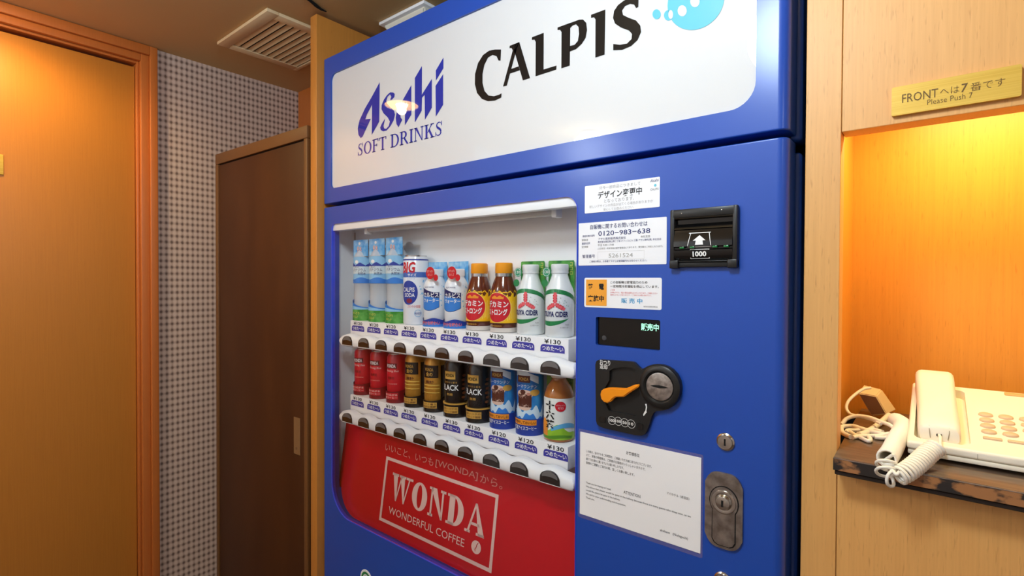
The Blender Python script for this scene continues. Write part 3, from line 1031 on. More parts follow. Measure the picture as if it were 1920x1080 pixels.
# liner of the display cavity
CY = 0.097
mb = MB()
mb.box(-1.328, WX1 + 0.02, CY, CY + 0.002, 0.62, 1.50, LINER)
mb.box(-1.328, -1.3255, 0.0235, CY, 0.62, 1.50, LINER)
mb.box(WX1 + 0.018, WX1 + 0.02, DOOR_T + 0.0002, CY, 0.62, 1.50, LINER)
mb.box(-1.328, WX1 + 0.02, DOOR_T + 0.0002, CY, 1.498, 1.50, LINER)
liner = mb.build('display_liner', vm)
# the cavity needs room behind the left jamb of the window
boolean(main, [MB().box(-1.3285, WX0 + 0.003, 0.0232, DOOR_T + 0.01, 0.63, 1.497, BLUE).build('cutter')])
# dark joint in the corner of the liner
MB().box(-1.3250, -1.3236, CY - 0.0012, CY - 0.0001, 1.22, 1.47, mat('joint_brown', (90, 66, 52), rough=0.8)).build('liner_joint', vm)
# white lamp cover at the top of the window, lamp tube under it
zc_ = (at(624, 431, 1, 0.012).z + at(1082, 385, 1, 0.012).z) / 2
MB().bbox(-1.325, WX1 + 0.016, 0.0034, 0.0225, zc_ - 0.0035, 1.4965, WHITE_PLASTIC, 0.0015, 2).build('lamp_cover', vm, smooth=30)
lamp_x0, lamp_x1 = at(690, 436, 1, 0.04).x, at(1043, 401, 1, 0.04).x
LAMP_GREY = mat('unlit_tube', (205, 200, 194), rough=0.25)
lt = MB().tube([(lamp_x0, 0.042, zc_ - 0.002), (lamp_x1, 0.042, zc_ - 0.002)], 0.010, LAMP_GREY, 14).build('lamp_tube', vm, smooth=40)
for xx in (lamp_x0, lamp_x1):
    MB().bbox(xx - 0.006, xx + 0.006, 0.031, 0.053, zc_ - 0.016, zc_ + 0.012, LINER, 0.002, 2).build('tube_holder', lt, smooth=30)
# clear pane in front of the display
MB().prism(rrect(WX0 + 0.002, WX1 - 0.002, WZ0 + 0.002, WZ1 - 0.002, (0.083, 0.083, 0.024, 0.012), 8), 0.0012, 0.0028, PANE).build('window_pane', vm)

# ---- red advert panel, leaning back at the top
RP_T, RP_B = 0.052, 0.018
rt, rb = at(650, 797, 1, RP_T), at(630, 957, 1, RP_B)
p_top = Vector((-1.303, RP_T, 0.935))
p_bot = Vector((-1.303, RP_B, 0.640))
# slope from the two measured points
sl_ = (rt.y - rb.y) / (rt.z - rb.z)
p_top.y = rt.y + sl_ * (p_top.z - rt.z)
p_bot.y = rb.y + sl_ * (p_bot.z - rb.z)
vdir = (p_top - p_bot).normalized()
nrm = Vector((1, 0, 0)).cross(vdir).normalized()
if nrm.y > 0:
    nrm = -nrm
adv = MB()
a0, a1 = p_bot, p_top
xr = WX1 + 0.012
bk = Vector((0, 0.0025, 0))
adv.add([a0, (xr, a0.y, a0.z), (xr, a1.y, a1.z), a1, a0 + bk, Vector((xr, a0.y, a0.z)) + bk, Vector((xr, a1.y, a1.z)) + bk, a1 + bk],
        [(0, 1, 2, 3), (7, 6, 5, 4), (0, 4, 5, 1), (1, 5, 6, 2), (2, 6, 7, 3), (3, 7, 4, 0)], RED_PANEL)
adv = adv.build('advert_panel', vm)
adv['label'] = 'red advert panel with pale coffee lettering'


def pan(d):
    """(x, distance up the panel) on the advert"""
    return lambda x, v: tuple(Vector((x, p_bot.y, p_bot.z)) + vdir * v + nrm * d)


def panc(px, py):
    q = at_plane(px, py, p_bot, nrm)
    return q.x, (q - p_bot).dot(vdir)


A_ = [panc(x, y) for x, y in ((723, 855), (935, 927), (922, 1077), (713, 974))]
fx0, fx1 = (A_[0][0] + A_[3][0]) / 2, (A_[1][0] + A_[2][0]) / 2
fz0, fz1 = (A_[2][1] + A_[3][1]) / 2, (A_[0][1] + A_[1][1]) / 2
mb = MB()
mb.frame(fx0, fx1, fz0, fz1, 0.0080, pan(0.0006), ADVERT_CREAM)
mb.build('logo_frame', adv)
B_ = [panc(x, y) for x, y in ((737, 886), (897, 944), (905, 1003), (742, 945))]
mb = MB()
serif_word(mb, 'WONDA', B_[0][0], B_[2][0] + 0.004, (B_[2][1] + B_[3][1]) / 2, (B_[0][1] + B_[1][1]) / 2, pan(0.0006), ADVERT_CREAM, th=0.28, thin=0.09, ser=0.05, gap=0.09)
mb.build('brand_lettering', adv)
G_ = [panc(x, y) for x, y in ((730, 948), (872, 1012), (870, 1027), (730, 962))]
mb = MB()
mb.text('WONDERFUL COFFEE', G_[0][0], G_[2][0], (G_[2][1] + G_[3][1]) / 2, (G_[0][1] + G_[1][1]) / 2, pan(0.0006), ADVERT_CREAM, 0.0)
mb.build('small_lettering', adv)
H_ = [panc(x, y) for x, y in ((724, 829), (942, 903), (942, 917), (724, 846))]
mb = MB()
hz_, hy_ = (H_[2][1] + H_[3][1]) / 2, (H_[0][1] + H_[1][1]) / 2
hxa, hxb = H_[0][0], H_[2][0]
mb.text('いいこと、いつも', hxa, hxa + (hxb - hxa) * 0.46, hz_, hy_, pan(0.0006), ADVERT_ROSE, 0.002)
mb.build('slogan_lettering', adv)
mb = MB()
mb.text('[WONDA]', hxa + (hxb - hxa) * 0.48, hxa + (hxb - hxa) * 0.82, hz_, hy_, pan(0.0006), ADVERT_ROSE, 0.002)
mb.build('slogan_lettering', adv)
mb = MB()
mb.text('から。', hxa + (hxb - hxa) * 0.84, hxb, hz_, hy_, pan(0.0006), ADVERT_ROSE, 0.002)
mb.build('slogan_lettering', adv)
bc = panc(893, 1026)
br_ = abs(panc(893, 1013)[1] - panc(893, 1039)[1]) / 2
mb = MB()
mb.disc(bc[0], bc[1], br_ * 1.02, br_, pan(0.0006), ADVERT_CREAM, 28, 1)
SP = [(-0.1, -0.62), (-0.22, -0.35), (-0.02, -0.08), (0.08, 0.15), (0.12, 0.4), (0.34, 0.72)]
mb.strip([(bc[0] + br_ * (x - 0.06), bc[1] + br_ * z) for x, z in SP], [(bc[0] + br_ * (x + 0.07), bc[1] + br_ * z) for x, z in SP], pan(0.0011), RED_PANEL)
mb.build('bean_logo', adv)

# ---- the two display shelves with price tags, and the two button rails
SHY = 0.029
SHELVES = (1.2197, 1.0147)
RAILZ = (1.167, 0.9585)
TAG_PX = ([671.3, 701, 733, 767, 803, 842.6, 885, 931, 981, 1036], [670.5, 701, 733, 767, 806, 847, 889, 936, 987, 1043])
PRICES = (['¥120', '¥120', '¥120', '¥130', '¥130', '¥130', '¥130', '¥130', '¥130', '¥130'],
          ['¥130', '¥130', '¥130', '¥130', '¥130', '¥130', '¥130', '¥120', '¥120', '¥130'])


def price_tag(price):
    mb = MB()
    f = front(-0.0005)
    f2 = front(-0.0009)
    mb.text(price, -0.0195, 0.0195, 0.0010, 0.0098, f, INK_BLACK, 0.012)
    r = 0.0075
    x0, x1, z0, z1 = -0.0285, 0.0285, -0.0155, -0.0008
    pl = [(x0, z0), (x1, z0)] + [(x1 - r + r * math.cos(a), z1 - r + r * math.sin(a)) for a in [0.5 * PI * i / 5 for i in range(6)]] + \
         [(x0 + r + r * math.cos(a), z1 - r + r * math.sin(a)) for a in [0.5 * PI + 0.5 * PI * i / 5 for i in range(6)]]
    mb.flat(pl, f, BADGE)
    mb.text('つめた〜い', x0 + 0.004, x1 - 0.003, z0 + 0.0028, z1 - 0.0026, f2, INK_WHITE, 0.02)
    me = mb.build('price_tag')
    return me


proto = {p: price_tag(p) for p in ('¥120', '¥130')}


def rail_mesh():
    mb = MB()
    x0, x1 = at(637, 640, 1, 0.006).x, at(1077.5, 690, 1, 0.006).x
    bx = [BX0 + BDX * i for i in range(10)]
    N_ = 150
    rows = []
    for i in range(N_ + 1):
        x = x0 + (x1 - x0) * i / N_
        e = min(x - x0, x1 - x) / 0.008
        s = math.sqrt(max(0.0, 1 - (1 - min(1, e)) ** 2)) if e < 1 else 1.0
        d = min(abs(x - b) for b in bx) / (BDX / 2)
        bump = 0.5 + 0.5 * math.cos(PI * min(1, d))
        top = 0.0125 + 0.0065 * bump
        bot = -0.0170
        zc = -0.002
        sec = [(0.026, bot + 0.002), (0.012, bot), (0.0075, bot + 0.0015), (0.0052, bot + 0.005), (0.0045, -0.006), (0.0048, 0.004 + 0.002 * bump), (0.0075, top - 0.005), (0.0125, top - 0.001), (0.018, top), (0.026, top - 0.001)]
        rows.append([(x, y, zc + (z - zc) * (0.45 + 0.55 * s)) for y, z in sec])
    k = len(rows[0])
    vs = [p for r in rows for p in r]
    fs = [(i * k + j, (i + 1) * k + j, (i + 1) * k + (j + 1) % k, i * k + (j + 1) % k) for i in range(N_) for j in range(k)]
    fs += [tuple(range(k)), tuple(N_ * k + j for j in range(k))[::-1]]
    mb.add(vs, fs, WHITE_PLASTIC)
    return mb


BX0, BDX = at(651, 637, 1, 0.004).x, (at(1032, 688, 1, 0.004).x - at(651, 637, 1, 0.004).x) / 9


def button_mesh():
    mb = MB()
    w, zb, zt = 0.0228, -0.0120, 0.0125
    n_ = 16
    arch = [(-w, zb)] + [(-w * math.cos(PI * i / n_), zb + 0.008 + (zt - zb - 0.008) * math.sin(PI * i / n_)) for i in range(n_ + 1)] + [(w, zb)]
    mb.prism(arch, 0.0, 0.006, BUTTON)
    top = [(-w * 0.86 * math.cos(PI * i / n_), zb + 0.010 + (zt - zb - 0.0105) * math.sin(PI * i / n_)) for i in range(n_ + 1)]
    low = [(x, zb + 0.0125 + (0.0012 - 0.0045 * (x / w) ** 2)) for x, z in top]
    a = [(x, max(z, l[1])) for (x, z), l in zip(top, low)]
    mb.strip(low[2:-2], a[2:-2], front(-0.0003), BUTTON_TOP)
    mb.prism([(-w, zb - 0.0008), (w, zb - 0.0008), (w, zb), (-w, zb)], -0.0006, 0.006, LINER)
    return mb


rail_me = rail_mesh()
btn0 = None
rail0 = None
for row in (0, 1):
    sh = MB()
    SX0, SX1 = at(657, 604, 1, SHY).x, at(1066, 640, 1, SHY).x
    sz = SHELVES[row]
    sh.bbox(SX0, SX1, SHY, CY - 0.0003, sz - 0.045, sz, WHITE_PLASTIC, 0.0012, 2)
    so = sh.build('product_shelf', vm, smooth=30)
    for i in range(10):
        o = proto[PRICES[row][i]].copy()
        COL.objects.link(o)
        o.parent = so
        o.location = (at(TAG_PX[row][i], 640, 1, SHY).x, SHY, sz - 0.0125)
    if row == 0:
        ro = rail_me.build('button_rail', vm, smooth=50)
        rail0 = ro
    else:
        ro = rail0.copy()
        COL.objects.link(ro)
        ro.parent = vm
    ro.location.z = RAILZ[row]
    for i in range(10):
        if btn0 is None:
            btn0 = button_mesh().build('button', ro)
            o = btn0
        else:
            o = btn0.copy()
            COL.objects.link(o)
            o.parent = ro
        o.location = (BX0 + BDX * i, 0.0030, 0.0)
for p in proto.values():
    bpy.data.objects.remove(p)

# ---- stickers on the door


def sticker(name, quad, y=-0.0006, r=0.0015, m=None):
    c_ = [at(px, py, 1, 0) for px, py in quad]
    x0, x1 = (c_[0].x + c_[3].x) / 2, (c_[1].x + c_[2].x) / 2
    z1, z0 = (c_[0].z + c_[1].z) / 2, (c_[2].z + c_[3].z) / 2
    o = MB().prism(rrect(x0, x1, z0, z1, r, 3), y, -0.00005, m or STICKER).build(name, vm)
    return o, (lambda u: x0 + u * (x1 - x0)), (lambda v: z1 - v * (z1 - z0)), front(y - 0.0004)


st, U, V, F_ = sticker('design_change_sticker', ((1096.7, 350), (1237.4, 330.7), (1237.4, 386.7), (1097, 401.5)))
mb = MB()
mb.text('只今一部商品につきまして', U(0.21), U(0.76), V(0.195), V(0.075), F_, INK_GREY, -0.012)
mb.text('デザイン変更中', U(0.19), U(0.78), V(0.52), V(0.255), F_, INK_BLACK, 0.015)
mb.text('となっております。', U(0.28), U(0.68), V(0.685), V(0.555), F_, INK_GREY, -0.012)
mb.text('新しいデザインの商品が出てくる場合がありますが', U(0.07), U(0.92), V(0.83), V(0.725), F_, INK_GREY, -0.014)
mb.text('安心してお飲みください。', U(0.27), U(0.68), V(0.965), V(0.87), F_, INK_GREY, -0.014)
mb.text('Asahi', U(0.88), U(0.99), V(0.15), V(0.05), F_, INK_NAVY, 0.0, 0.3)
mb.disc(U(0.945), V(0.27), 0.0022, 0.0022, F_, INK_TEAL, 14, 1)
mb.text('CALPIS', U(0.885), U(0.985), V(0.43), V(0.36), F_, INK_GREY, 0.0)
mb.build('lettering', st)

st, U, V, F_ = sticker('contact_sticker', ((1085.5, 418.5), (1250.7, 407), (1249.8, 495.4), (1085, 497.8)))
mb = MB()
mb.text('自販機に関するお問い合わせは', U(0.145), U(0.80), V(0.165), V(0.055), F_, INK_NAVY, 0.004)
mb.text('0120−983−638', U(0.245), U(0.83), V(0.325), V(0.215), F_, INK_NAVY, 0.006)
mb.text('通話料無料番号', U(0.05), U(0.20), V(0.335), V(0.285), F_, INK_NAVY)
mb.text('アサヒ飲料販売株式会社', U(0.245), U(0.565), V(0.425), V(0.365), F_, INK_NAVY)
mb.text('本社支店', U(0.73), U(0.83), V(0.415), V(0.365), F_, INK_GREY)
mb.text('管理支店', U(0.04), U(0.12), V(0.425), V(0.375), F_, INK_GREY)
mb.text('連絡先住所', U(0.04), U(0.145), V(0.51), V(0.455), F_, INK_NAVY)
mb.text('東京都台東区東上野二丁目 オフィスビル 三階 アサヒ飲料(株) 本社支店', U(0.24), U(0.945), V(0.495), V(0.44), F_, INK_NAVY)
mb.text('受付時間', U(0.04), U(0.12), V(0.59), V(0.54), F_, INK_GREY)
mb.text('平日 9:00−17:00', U(0.24), U(0.43), V(0.565), V(0.515), F_, INK_GREY)
mb.text('(土日祝日・年末年始は留守番電話にて承ります。受付後のご対応となります)', U(0.24), U(0.96), V(0.645), V(0.595), F_, INK_GREY)
mb.text('管理番号', U(0.05), U(0.205), V(0.825), V(0.745), F_, INK_NAVY)
mb.frame(U(0.24), U(0.77), V(0.87), V(0.69), 0.0002, F_, INK_LIGHT)
mb.text('5261524', U(0.37), U(0.645), V(0.83), V(0.74), F_, INK_LIGHT)
mb.text('ご連絡の際は、お手数ですが上記管理番号をお知らせください。', U(0.14), U(0.80), V(0.935), V(0.885), F_, INK_NAVY)
mb.build('lettering', st)

st, U, V, F_ = sticker('power_saving_sticker', ((1096, 520.7), (1241, 521), (1241, 582), (1096, 575)), r=0.003)
F2 = front(-0.0014)
ORANGE_INK = mat('ink_orange', (246, 166, 52), rough=0.5)
mb = MB()
mb.grid(U(0.025), U(0.312), V(0.94), V(0.06), F_, ORANGE_INK, n=1)
mb.text('節', U(0.055), U(0.122), V(0.40), V(0.20), F2, INK_BLACK, 0.03)
mb.text('電', U(0.207), U(0.275), V(0.40), V(0.20), F2, INK_BLACK, 0.03)
mb.text('実施中', U(0.055), U(0.275), V(0.80), V(0.59), F2, INK_BLACK, 0.03)
mb.text('この自販機は節電協力のため', U(0.36), U(0.83), V(0.19), V(0.10), F_, INK_BLACK, 0.004)
mb.text('一定時間冷却運転を停止しています。', U(0.36), U(0.965), V(0.325), V(0.235), F_, INK_BLACK, 0.004)
mb.text('ご注意', U(0.36), U(0.42), V(0.425), V(0.375), F_, INK_PINK)
mb.text('冷却停止中でも、商品の販売は通常どおり行っております。ご利用ください', U(0.36), U(0.95), V(0.515), V(0.455), F_, INK_PINK)
mb.text('温度が上がることがありますので、ご了承のうえお買い求め下さい。', U(0.36), U(0.88), V(0.585), V(0.53), F_, INK_PINK)
mb.text('販 売 中', U(0.505), U(0.77), V(0.825), V(0.66), F_, INK_SKY, 0.012)
mb.text('株式会社自動販売機協会', U(0.785), U(0.955), V(0.93), V(0.885), F_, INK_GREY)
mb.build('lettering', st)

# ---- message display
dsp = MB().bbox(LX0 - 0.0015, LX1 + 0.0015, 0.0062, 0.0078, LZ0 - 0.0015, LZ1 + 0.0025, LCD_BLACK, 0.0004, 1).build('message_display', vm)
mb = MB()
Fd = front(0.0056)
du = lambda u: LX0 + u * (LX1 - LX0)
dv = lambda v: LZ1 - v * (LZ1 - LZ0)
mb.text('販売中', du(0.705), du(0.975), dv(0.36), dv(0.09), Fd, LCD_GREEN, 0.02)
mb.build('lit_lettering', dsp)
MB().lathe([(0.0045, 0.0), (0.0040, 0.0008), (0.0, 0.0010)], mat('sensor_grey', (62, 62, 64), rough=0.4), c=(du(0.10), 0.0062, dv(0.76)), seg=18, axis='y').build('sensor', dsp)

# ---- banknote slot
bq = [at(x, y, 1, -0.004) for x, y in ((1258.5, 394), (1385.5, 384.3), (1384.5, 502), (1257.5, 503.5))]
bx0, bx1 = (bq[0].x + bq[3].x) / 2, (bq[1].x + bq[2].x) / 2
bz0, bz1 = (bq[2].z + bq[3].z) / 2, (bq[0].z + bq[1].z) / 2
bu = lambda u: bx0 + u * (bx1 - bx0)
bv = lambda v: bz1 - v * (bz1 - bz0)
mb = MB()
mb.bbox(bu(0), bu(0.075), -0.010, -0.0001, bv(1), bv(0), BLACK_PLASTIC, 0.0025, 2)
mb.bbox(bu(0.925), bu(1), -0.010, -0.0001, bv(1), bv(0), BLACK_PLASTIC, 0.0025, 2)
mb.bbox(bu(0.03), bu(0.97), -0.0098, -0.0001, bv(0.155), bv(0.004), BLACK_PLASTIC, 0.0022, 2)
mb.bbox(bu(0.0), bu(0.14), -0.0112, -0.0001, bv(1.004), bv(0.86), BLACK_PLASTIC, 0.002, 2)
mb.bbox(bu(0.86), bu(1.0), -0.0112, -0.0001, bv(1.004), bv(0.86), BLACK_PLASTIC, 0.002, 2)
mb.bbox(bu(0.1), bu(0.9), -0.0075, -0.0001, bv(0.985), bv(0.875), BLACK_PLASTIC, 0.0015, 2)
acc = mb.build('banknote_slot', vm, smooth=30)
PROF = [(0.15, -0.0085), (0.165, -0.0088), (0.18, -0.001), (0.25, -0.0005), (0.275, -0.004), (0.32, -0.0085), (0.345, -0.0095), (0.36, -0.0072), (0.42, -0.0080), (0.55, -0.0105),
        (0.635, -0.0112), (0.655, -0.0080), (0.68, -0.0078), (0.70, -0.0100), (0.80, -0.0092), (0.87, -0.0045), (0.90, -0.003)]


def bill_y(z):
    v = (bz1 - z) / (bz1 - bz0)
    for (va, ya), (vb, yb) in zip(PROF, PROF[1:]):
        if va <= v <= vb:
            return ya + (yb - ya) * (v - va) / (vb - va)
    return -0.010


mb = MB()
mb.strip([(bu(0.07), bv(v)) for v, y in PROF], [(bu(0.93), bv(v)) for v, y in PROF], lambda x, z: (x, bill_y(z), z), GLOSS_BLACK)
mb.build('note_guide', acc, smooth=40)
mb = MB()
Fb = lambda x, z: (x, bill_y(z) - 0.0006, z)


def bar2(pa, pb, w):
    dx, dz = pb[0] - pa[0], pb[1] - pa[1]
    l_ = math.hypot(dx, dz)
    nx, nz = -dz / l_ * w / 2, dx / l_ * w / 2
    n_ = 10
    A = [(pa[0] + dx * i / n_ + nx, pa[1] + dz * i / n_ + nz) for i in range(n_ + 1)]
    B = [(pa[0] + dx * i / n_ - nx, pa[1] + dz * i / n_ - nz) for i in range(n_ + 1)]
    mb.strip(B, A, Fb, INK_WHITE)


bar2((bu(0.30), bv(0.415)), (bu(0.62), bv(0.415)), 0.0012)
bar2((bu(0.325), bv(0.415)), (bu(0.285), bv(0.648)), 0.0010)
bar2((bu(0.60), bv(0.415)), (bu(0.635), bv(0.648)), 0.0010)
bar2((bu(0.282), bv(0.648)), (bu(0.638), bv(0.648)), 0.0009)
mb.flat([(bu(0.46), bv(0.455)), (bu(0.365), bv(0.545)), (bu(0.41), bv(0.545)), (bu(0.40), bv(0.615)), (bu(0.52), bv(0.615)), (bu(0.51), bv(0.545)), (bu(0.555), bv(0.545))], Fb, INK_WHITE)
mb.frame(bu(0.32), bu(0.605), bv(0.845), bv(0.685), 0.0009, Fb, INK_WHITE)
mb.text('1000', bu(0.36), bu(0.565), bv(0.81), bv(0.72), Fb, INK_WHITE, 0.035)
mb.build('note_symbol', acc)
for u in (0.20, 0.355, 0.69, 0.85):
    mb = MB()
    mb.bbox(bu(u) - 0.0036, bu(u) + 0.0036, -0.0128, -0.0090, bv(0.672), bv(0.638), LED_GREEN, 0.001, 2)
    mb.build('indicator', acc, smooth=40)
for u, v in ((0.19, 0.075), (0.78, 0.065)):
    MB().lathe([(0.0012, 0), (0.0010, 0.0006), (0, 0.0008)], CHROME, c=(bu(u), -0.0098, bv(v)), seg=10, axis='y').build('screw', acc)

# ---- coin unit
PY_ = -0.007
Cc = lambda u, v, y=PY_: at(1080 + u / 6.355, 660 + v / 6.355, 1, y)
xz = lambda pts_, y=PY_: [(Cc(u, v, y).x, Cc(u, v, y).z) for u, v in pts_]
outline = xz([(230, 150), (240, 112), (262, 96), (295, 91), (672, 117), (695, 128), (765, 200), (785, 206), (860, 165), (910, 150), (965, 145), (1030, 152), (1090, 172), (1150, 210), (1200, 265),
              (1240, 345), (1252, 420), (1245, 490), (1215, 570), (1165, 635), (1100, 680), (1040, 697), (960, 703), (925, 722), (905, 760), (870, 870), (838, 955), (815, 985), (785, 997),
              (700, 990), (335, 908), (280, 888), (250, 860), (238, 820)])
coin = MB().prism(outline, PY_, -0.0001, BLACK_PLASTIC).build('coin_unit', vm)
scoop = xz([(398, 225), (440, 200), (560, 178), (650, 185), (700, 215), (722, 290), (745, 380), (762, 520), (760, 640), (735, 720), (715, 765), (390, 700), (345, 600), (318, 560), (312, 470), (350, 420), (398, 330)])
boolean(coin, [cutter(scoop, -0.02, -0.0016)])
mb = MB()
lev = xz([(293, 505), (305, 460), (335, 437), (375, 428), (430, 427), (590, 435), (640, 415), (690, 393), (730, 388), (750, 400), (745, 416), (735, 425), (650, 478), (570, 535), (480, 535),
          (445, 555), (415, 592), (375, 607), (335, 594), (305, 560)], -0.014)
bm = bmesh.new()
MBt = MB().prism(lev, -0.016, -0.0075, ORANGE)
lv = MBt.build('return_lever', coin)
bm.from_mesh(lv.data)
bmesh.ops.dissolve_limit(bm, angle_limit=0.01, verts=bm.verts[:], edges=bm.edges[:])
bmesh.ops.bevel(bm, geom=[e for e in bm.edges if all(v.co.y < -0.0155 for v in e.verts)], offset=0.0016, segments=2, affect='EDGES')
bm.to_mesh(lv.data)
bm.free()
cc = Cc(1000, 412)
mb = MB()
mb.lathe([(0.0345, 0.0), (0.034, 0.003), (0.030, 0.0055), (0.026, 0.0055), (0.0235, 0.002), (0.0230, 0.0010)], BLACK_PLASTIC, c=(cc.x, PY_, cc.z), seg=44, axis='y')
mb.build('slot_bezel', coin, smooth=40)
cs = MB().lathe([(0.0230, 0.0006), (0.0222, 0.0022), (0.0205, 0.0026), (0.0, 0.0030)], STEEL, c=(cc.x, PY_, cc.z), seg=44, axis='y').build('coin_slot', coin, smooth=30)
MB().prism([(cc.x - 0.0155, cc.z + 0.0002), (cc.x - 0.009, cc.z - 0.0012), (cc.x, cc.z - 0.0022), (cc.x + 0.009, cc.z - 0.0012), (cc.x + 0.0155, cc.z + 0.0002), (cc.x + 0.009, cc.z + 0.0018),
            (cc.x, cc.z + 0.0026), (cc.x - 0.009, cc.z + 0.0018)], PY_ - 0.0034, PY_ - 0.0022, BLACK_GAP).build('slot_opening', cs)
mb = MB()
Tc = lambda u, v: tuple(Cc(u, v, PY_ - 0.0006))
Tz = front(PY_ - 0.0006)


def cbox(u0, u1, v0, v1):
    a_, b_ = Cc(u0, v1), Cc(u1, v0)
    return a_.x, b_.x, a_.z, b_.z


mb.text('おつり', *cbox(285, 410, 102, 150), Tz, INK_WHITE, 0.012)
mb.text('返却', *cbox(285, 377, 153, 198), Tz, INK_WHITE, 0.012)
mb.build('return_lettering', coin)
mb = MB()
for (u, v), s_ in zip(((428, 815), (505, 825), (582, 842), (660, 857)), ('500', '100', '50', '10')):
    q = Cc(u, v)
    mb.ring(q.x, q.z, 0.0072, 0.0072, 0.0006, Tz, INK_WHITE, 24)
    hw_ = 0.0050 if len(s_) == 3 else 0.0038
    mb.text(s_, q.x - hw_, q.x + hw_, q.z - 0.0024, q.z + 0.0026, Tz, INK_WHITE, 0.02)
mb.build('coin_marks', coin)
mb = MB()
mb.flat([(822, 618), (842, 618), (846, 660), (838, 710), (846, 714), (805, 765), (800, 745), (815, 712), (826, 700), (832, 655)], Tc, INK_WHITE)
mb.build('arrow_mark', coin)
for u, v in ((320, 805), (765, 885)):
    q = Cc(u, v)
    MB().prism(rrect(q.x - 0.005, q.x + 0.005, q.z - 0.005, q.z + 0.005, 0.0015, 3), PY_ - 0.0012, PY_ - 0.00005, GLOSS_BLACK).build('cap', coin)


# ---- locks
def lock(px, py):
    q = at(px, py, 1, 0)
    o = MB().lathe([(0.0132, 0.0), (0.0130, 0.0022), (0.0112, 0.0034), (0.0104, 0.0030), (0.0100, 0.0050), (0.0, 0.0056)], CHROME, c=(q.x, 0, q.z), seg=32, axis='y').build('lock', vm, smooth=35)
    MB().prism([(q.x - 0.0012, q.z - 0.005), (q.x + 0.0012, q.z - 0.005), (q.x + 0.0012, q.z + 0.005), (q.x - 0.0012, q.z + 0.005)], -0.0062, -0.0050, BLACK_GAP).build('keyhole', o)
    return o


lock(1361, 828)
lock(1356, 1088)
ha = [at(x, y, 1, -0.003) for x, y in ((1321.5, 900), (1394, 912), (1391, 1030), (1322, 1005))]
hx0, hx1 = (ha[0].x + ha[3].x) / 2, (ha[1].x + ha[2].x) / 2
hz1, hz0 = at(1352, 885.5, 1, -0.003).z, at(1372, 1034, 1, -0.003).z


def arched(x0, x1, z0, z1, k, n_=14):
    """upright plate with arched top and bottom"""
    pts_ = []
    for i in range(n_ + 1):
        t = i / n_
        pts_.append((x0 + (x1 - x0) * t, z0 + k * (2 * t - 1) ** 4))
    for i in range(n_ + 1):
        t = 1 - i / n_
        pts_.append((x0 + (x1 - x0) * t, z1 - k * (2 * t - 1) ** 4))
    return pts_


hd_ = MB().prism(arched(hx0, hx1, hz0, hz1, 0.018), -0.0036, -0.0001, WORN_STEEL).build('lock_handle', vm)
hd_['label'] = 'worn steel lock plate with keyhole-shaped folding handle'
kc = at(1357.5, 941, 1, -0.003)
kr = 0.0205
hz_b = at(1356, 1023, 1, -0.003).z
hw2 = 0.0165


def keyshape(e):
    pts_ = []
    a0_ = math.asin(min(0.99, (hw2) / kr))
    for i in range(25):
        a = -PI / 2 + a0_ + (2 * PI - 2 * a0_) * i / 24
        pts_.append((kc.x + (kr + e) * math.cos(a), kc.z + (kr * 1.12 + e) * math.sin(a)))
    r = 0.008
    pts_.append((kc.x - hw2 - e, hz_b + r - e))
    pts_.append((kc.x - hw2 - e + r * 0.4, hz_b + r * 0.3 - e))
    pts_.append((kc.x - hw2 + r - e, hz_b - e))
    pts_.append((kc.x + hw2 - r + e, hz_b - e))
    pts_.append((kc.x + hw2 + e - r * 0.4, hz_b + r * 0.3 - e))
    pts_.append((kc.x + hw2 + e, hz_b + r - e))
    return pts_


MB().prism(keyshape(0.0008), -0.0041, -0.0030, BLACK_GAP).build('groove', hd_)
fl = MB().prism(keyshape(-0.0006), -0.0050, -0.0030, WORN_STEEL).build('folding_handle', hd_)
MB().lathe([(0.0178, 0.0), (0.0172, 0.0018), (0.0150, 0.0022), (0.0118, 0.0014), (0.0108, 0.0030), (0.0098, 0.0060), (0.0078, 0.0066), (0.0, 0.0068)], CHROME,
           c=(kc.x, -0.0050, kc.z), seg=36, axis='y').build('lock_cylinder', hd_, smooth=30)
MB().prism([(kc.x - 0.0014, kc.z - 0.0048), (kc.x + 0.0014, kc.z - 0.0048), (kc.x + 0.0014, kc.z + 0.0048), (kc.x - 0.0014, kc.z + 0.0048)], -0.0124, -0.0116, BLACK_GAP).build('keyhole', hd_)

# ---- recycling sticker low on the door
rc = at(687, 1087, 1, 0)
MB().lathe([(0.0, 0.0006), (0.0255, 0.0006), (0.026, 0.0)], STICKER, c=(rc.x, -0.0001, rc.z), seg=30, axis='y').build('recycling_sticker', vm)
rs = vm.children[-1]
GREEN_INK = mat('ink_green', (36, 128, 66), rough=0.5)
mb = MB()
Fr = front(-0.0011)
mb.ring(rc.x, rc.z, 0.0205, 0.0205, 0.006, Fr, GREEN_INK, 30)
for k in range(3):
    a = PI / 2 + 2 * PI * k / 3
    mb.flat([(rc.x + 0.012 * math.cos(a + b) * s_, rc.z + 0.012 * math.sin(a + b) * s_) for b, s_ in ((-0.5, 0.9), (0.5, 0.9), (0.0, 0.15))], Fr, GREEN_INK)
mb.build('symbol', rs)

# ---- delivery flap low on the door, below the picture
fo = MB()
fo.bbox(-1.20, -0.62, -0.006, -0.0001, 0.24, 0.42, BLACK_PLASTIC, 0.004, 3)
fo = fo.build('delivery_flap', vm, smooth=30)
MB().bbox(-1.17, -0.65, -0.010, -0.0058, 0.27, 0.39, GLOSS_BLACK, 0.002, 2).build('flap_door', fo, smooth=30)

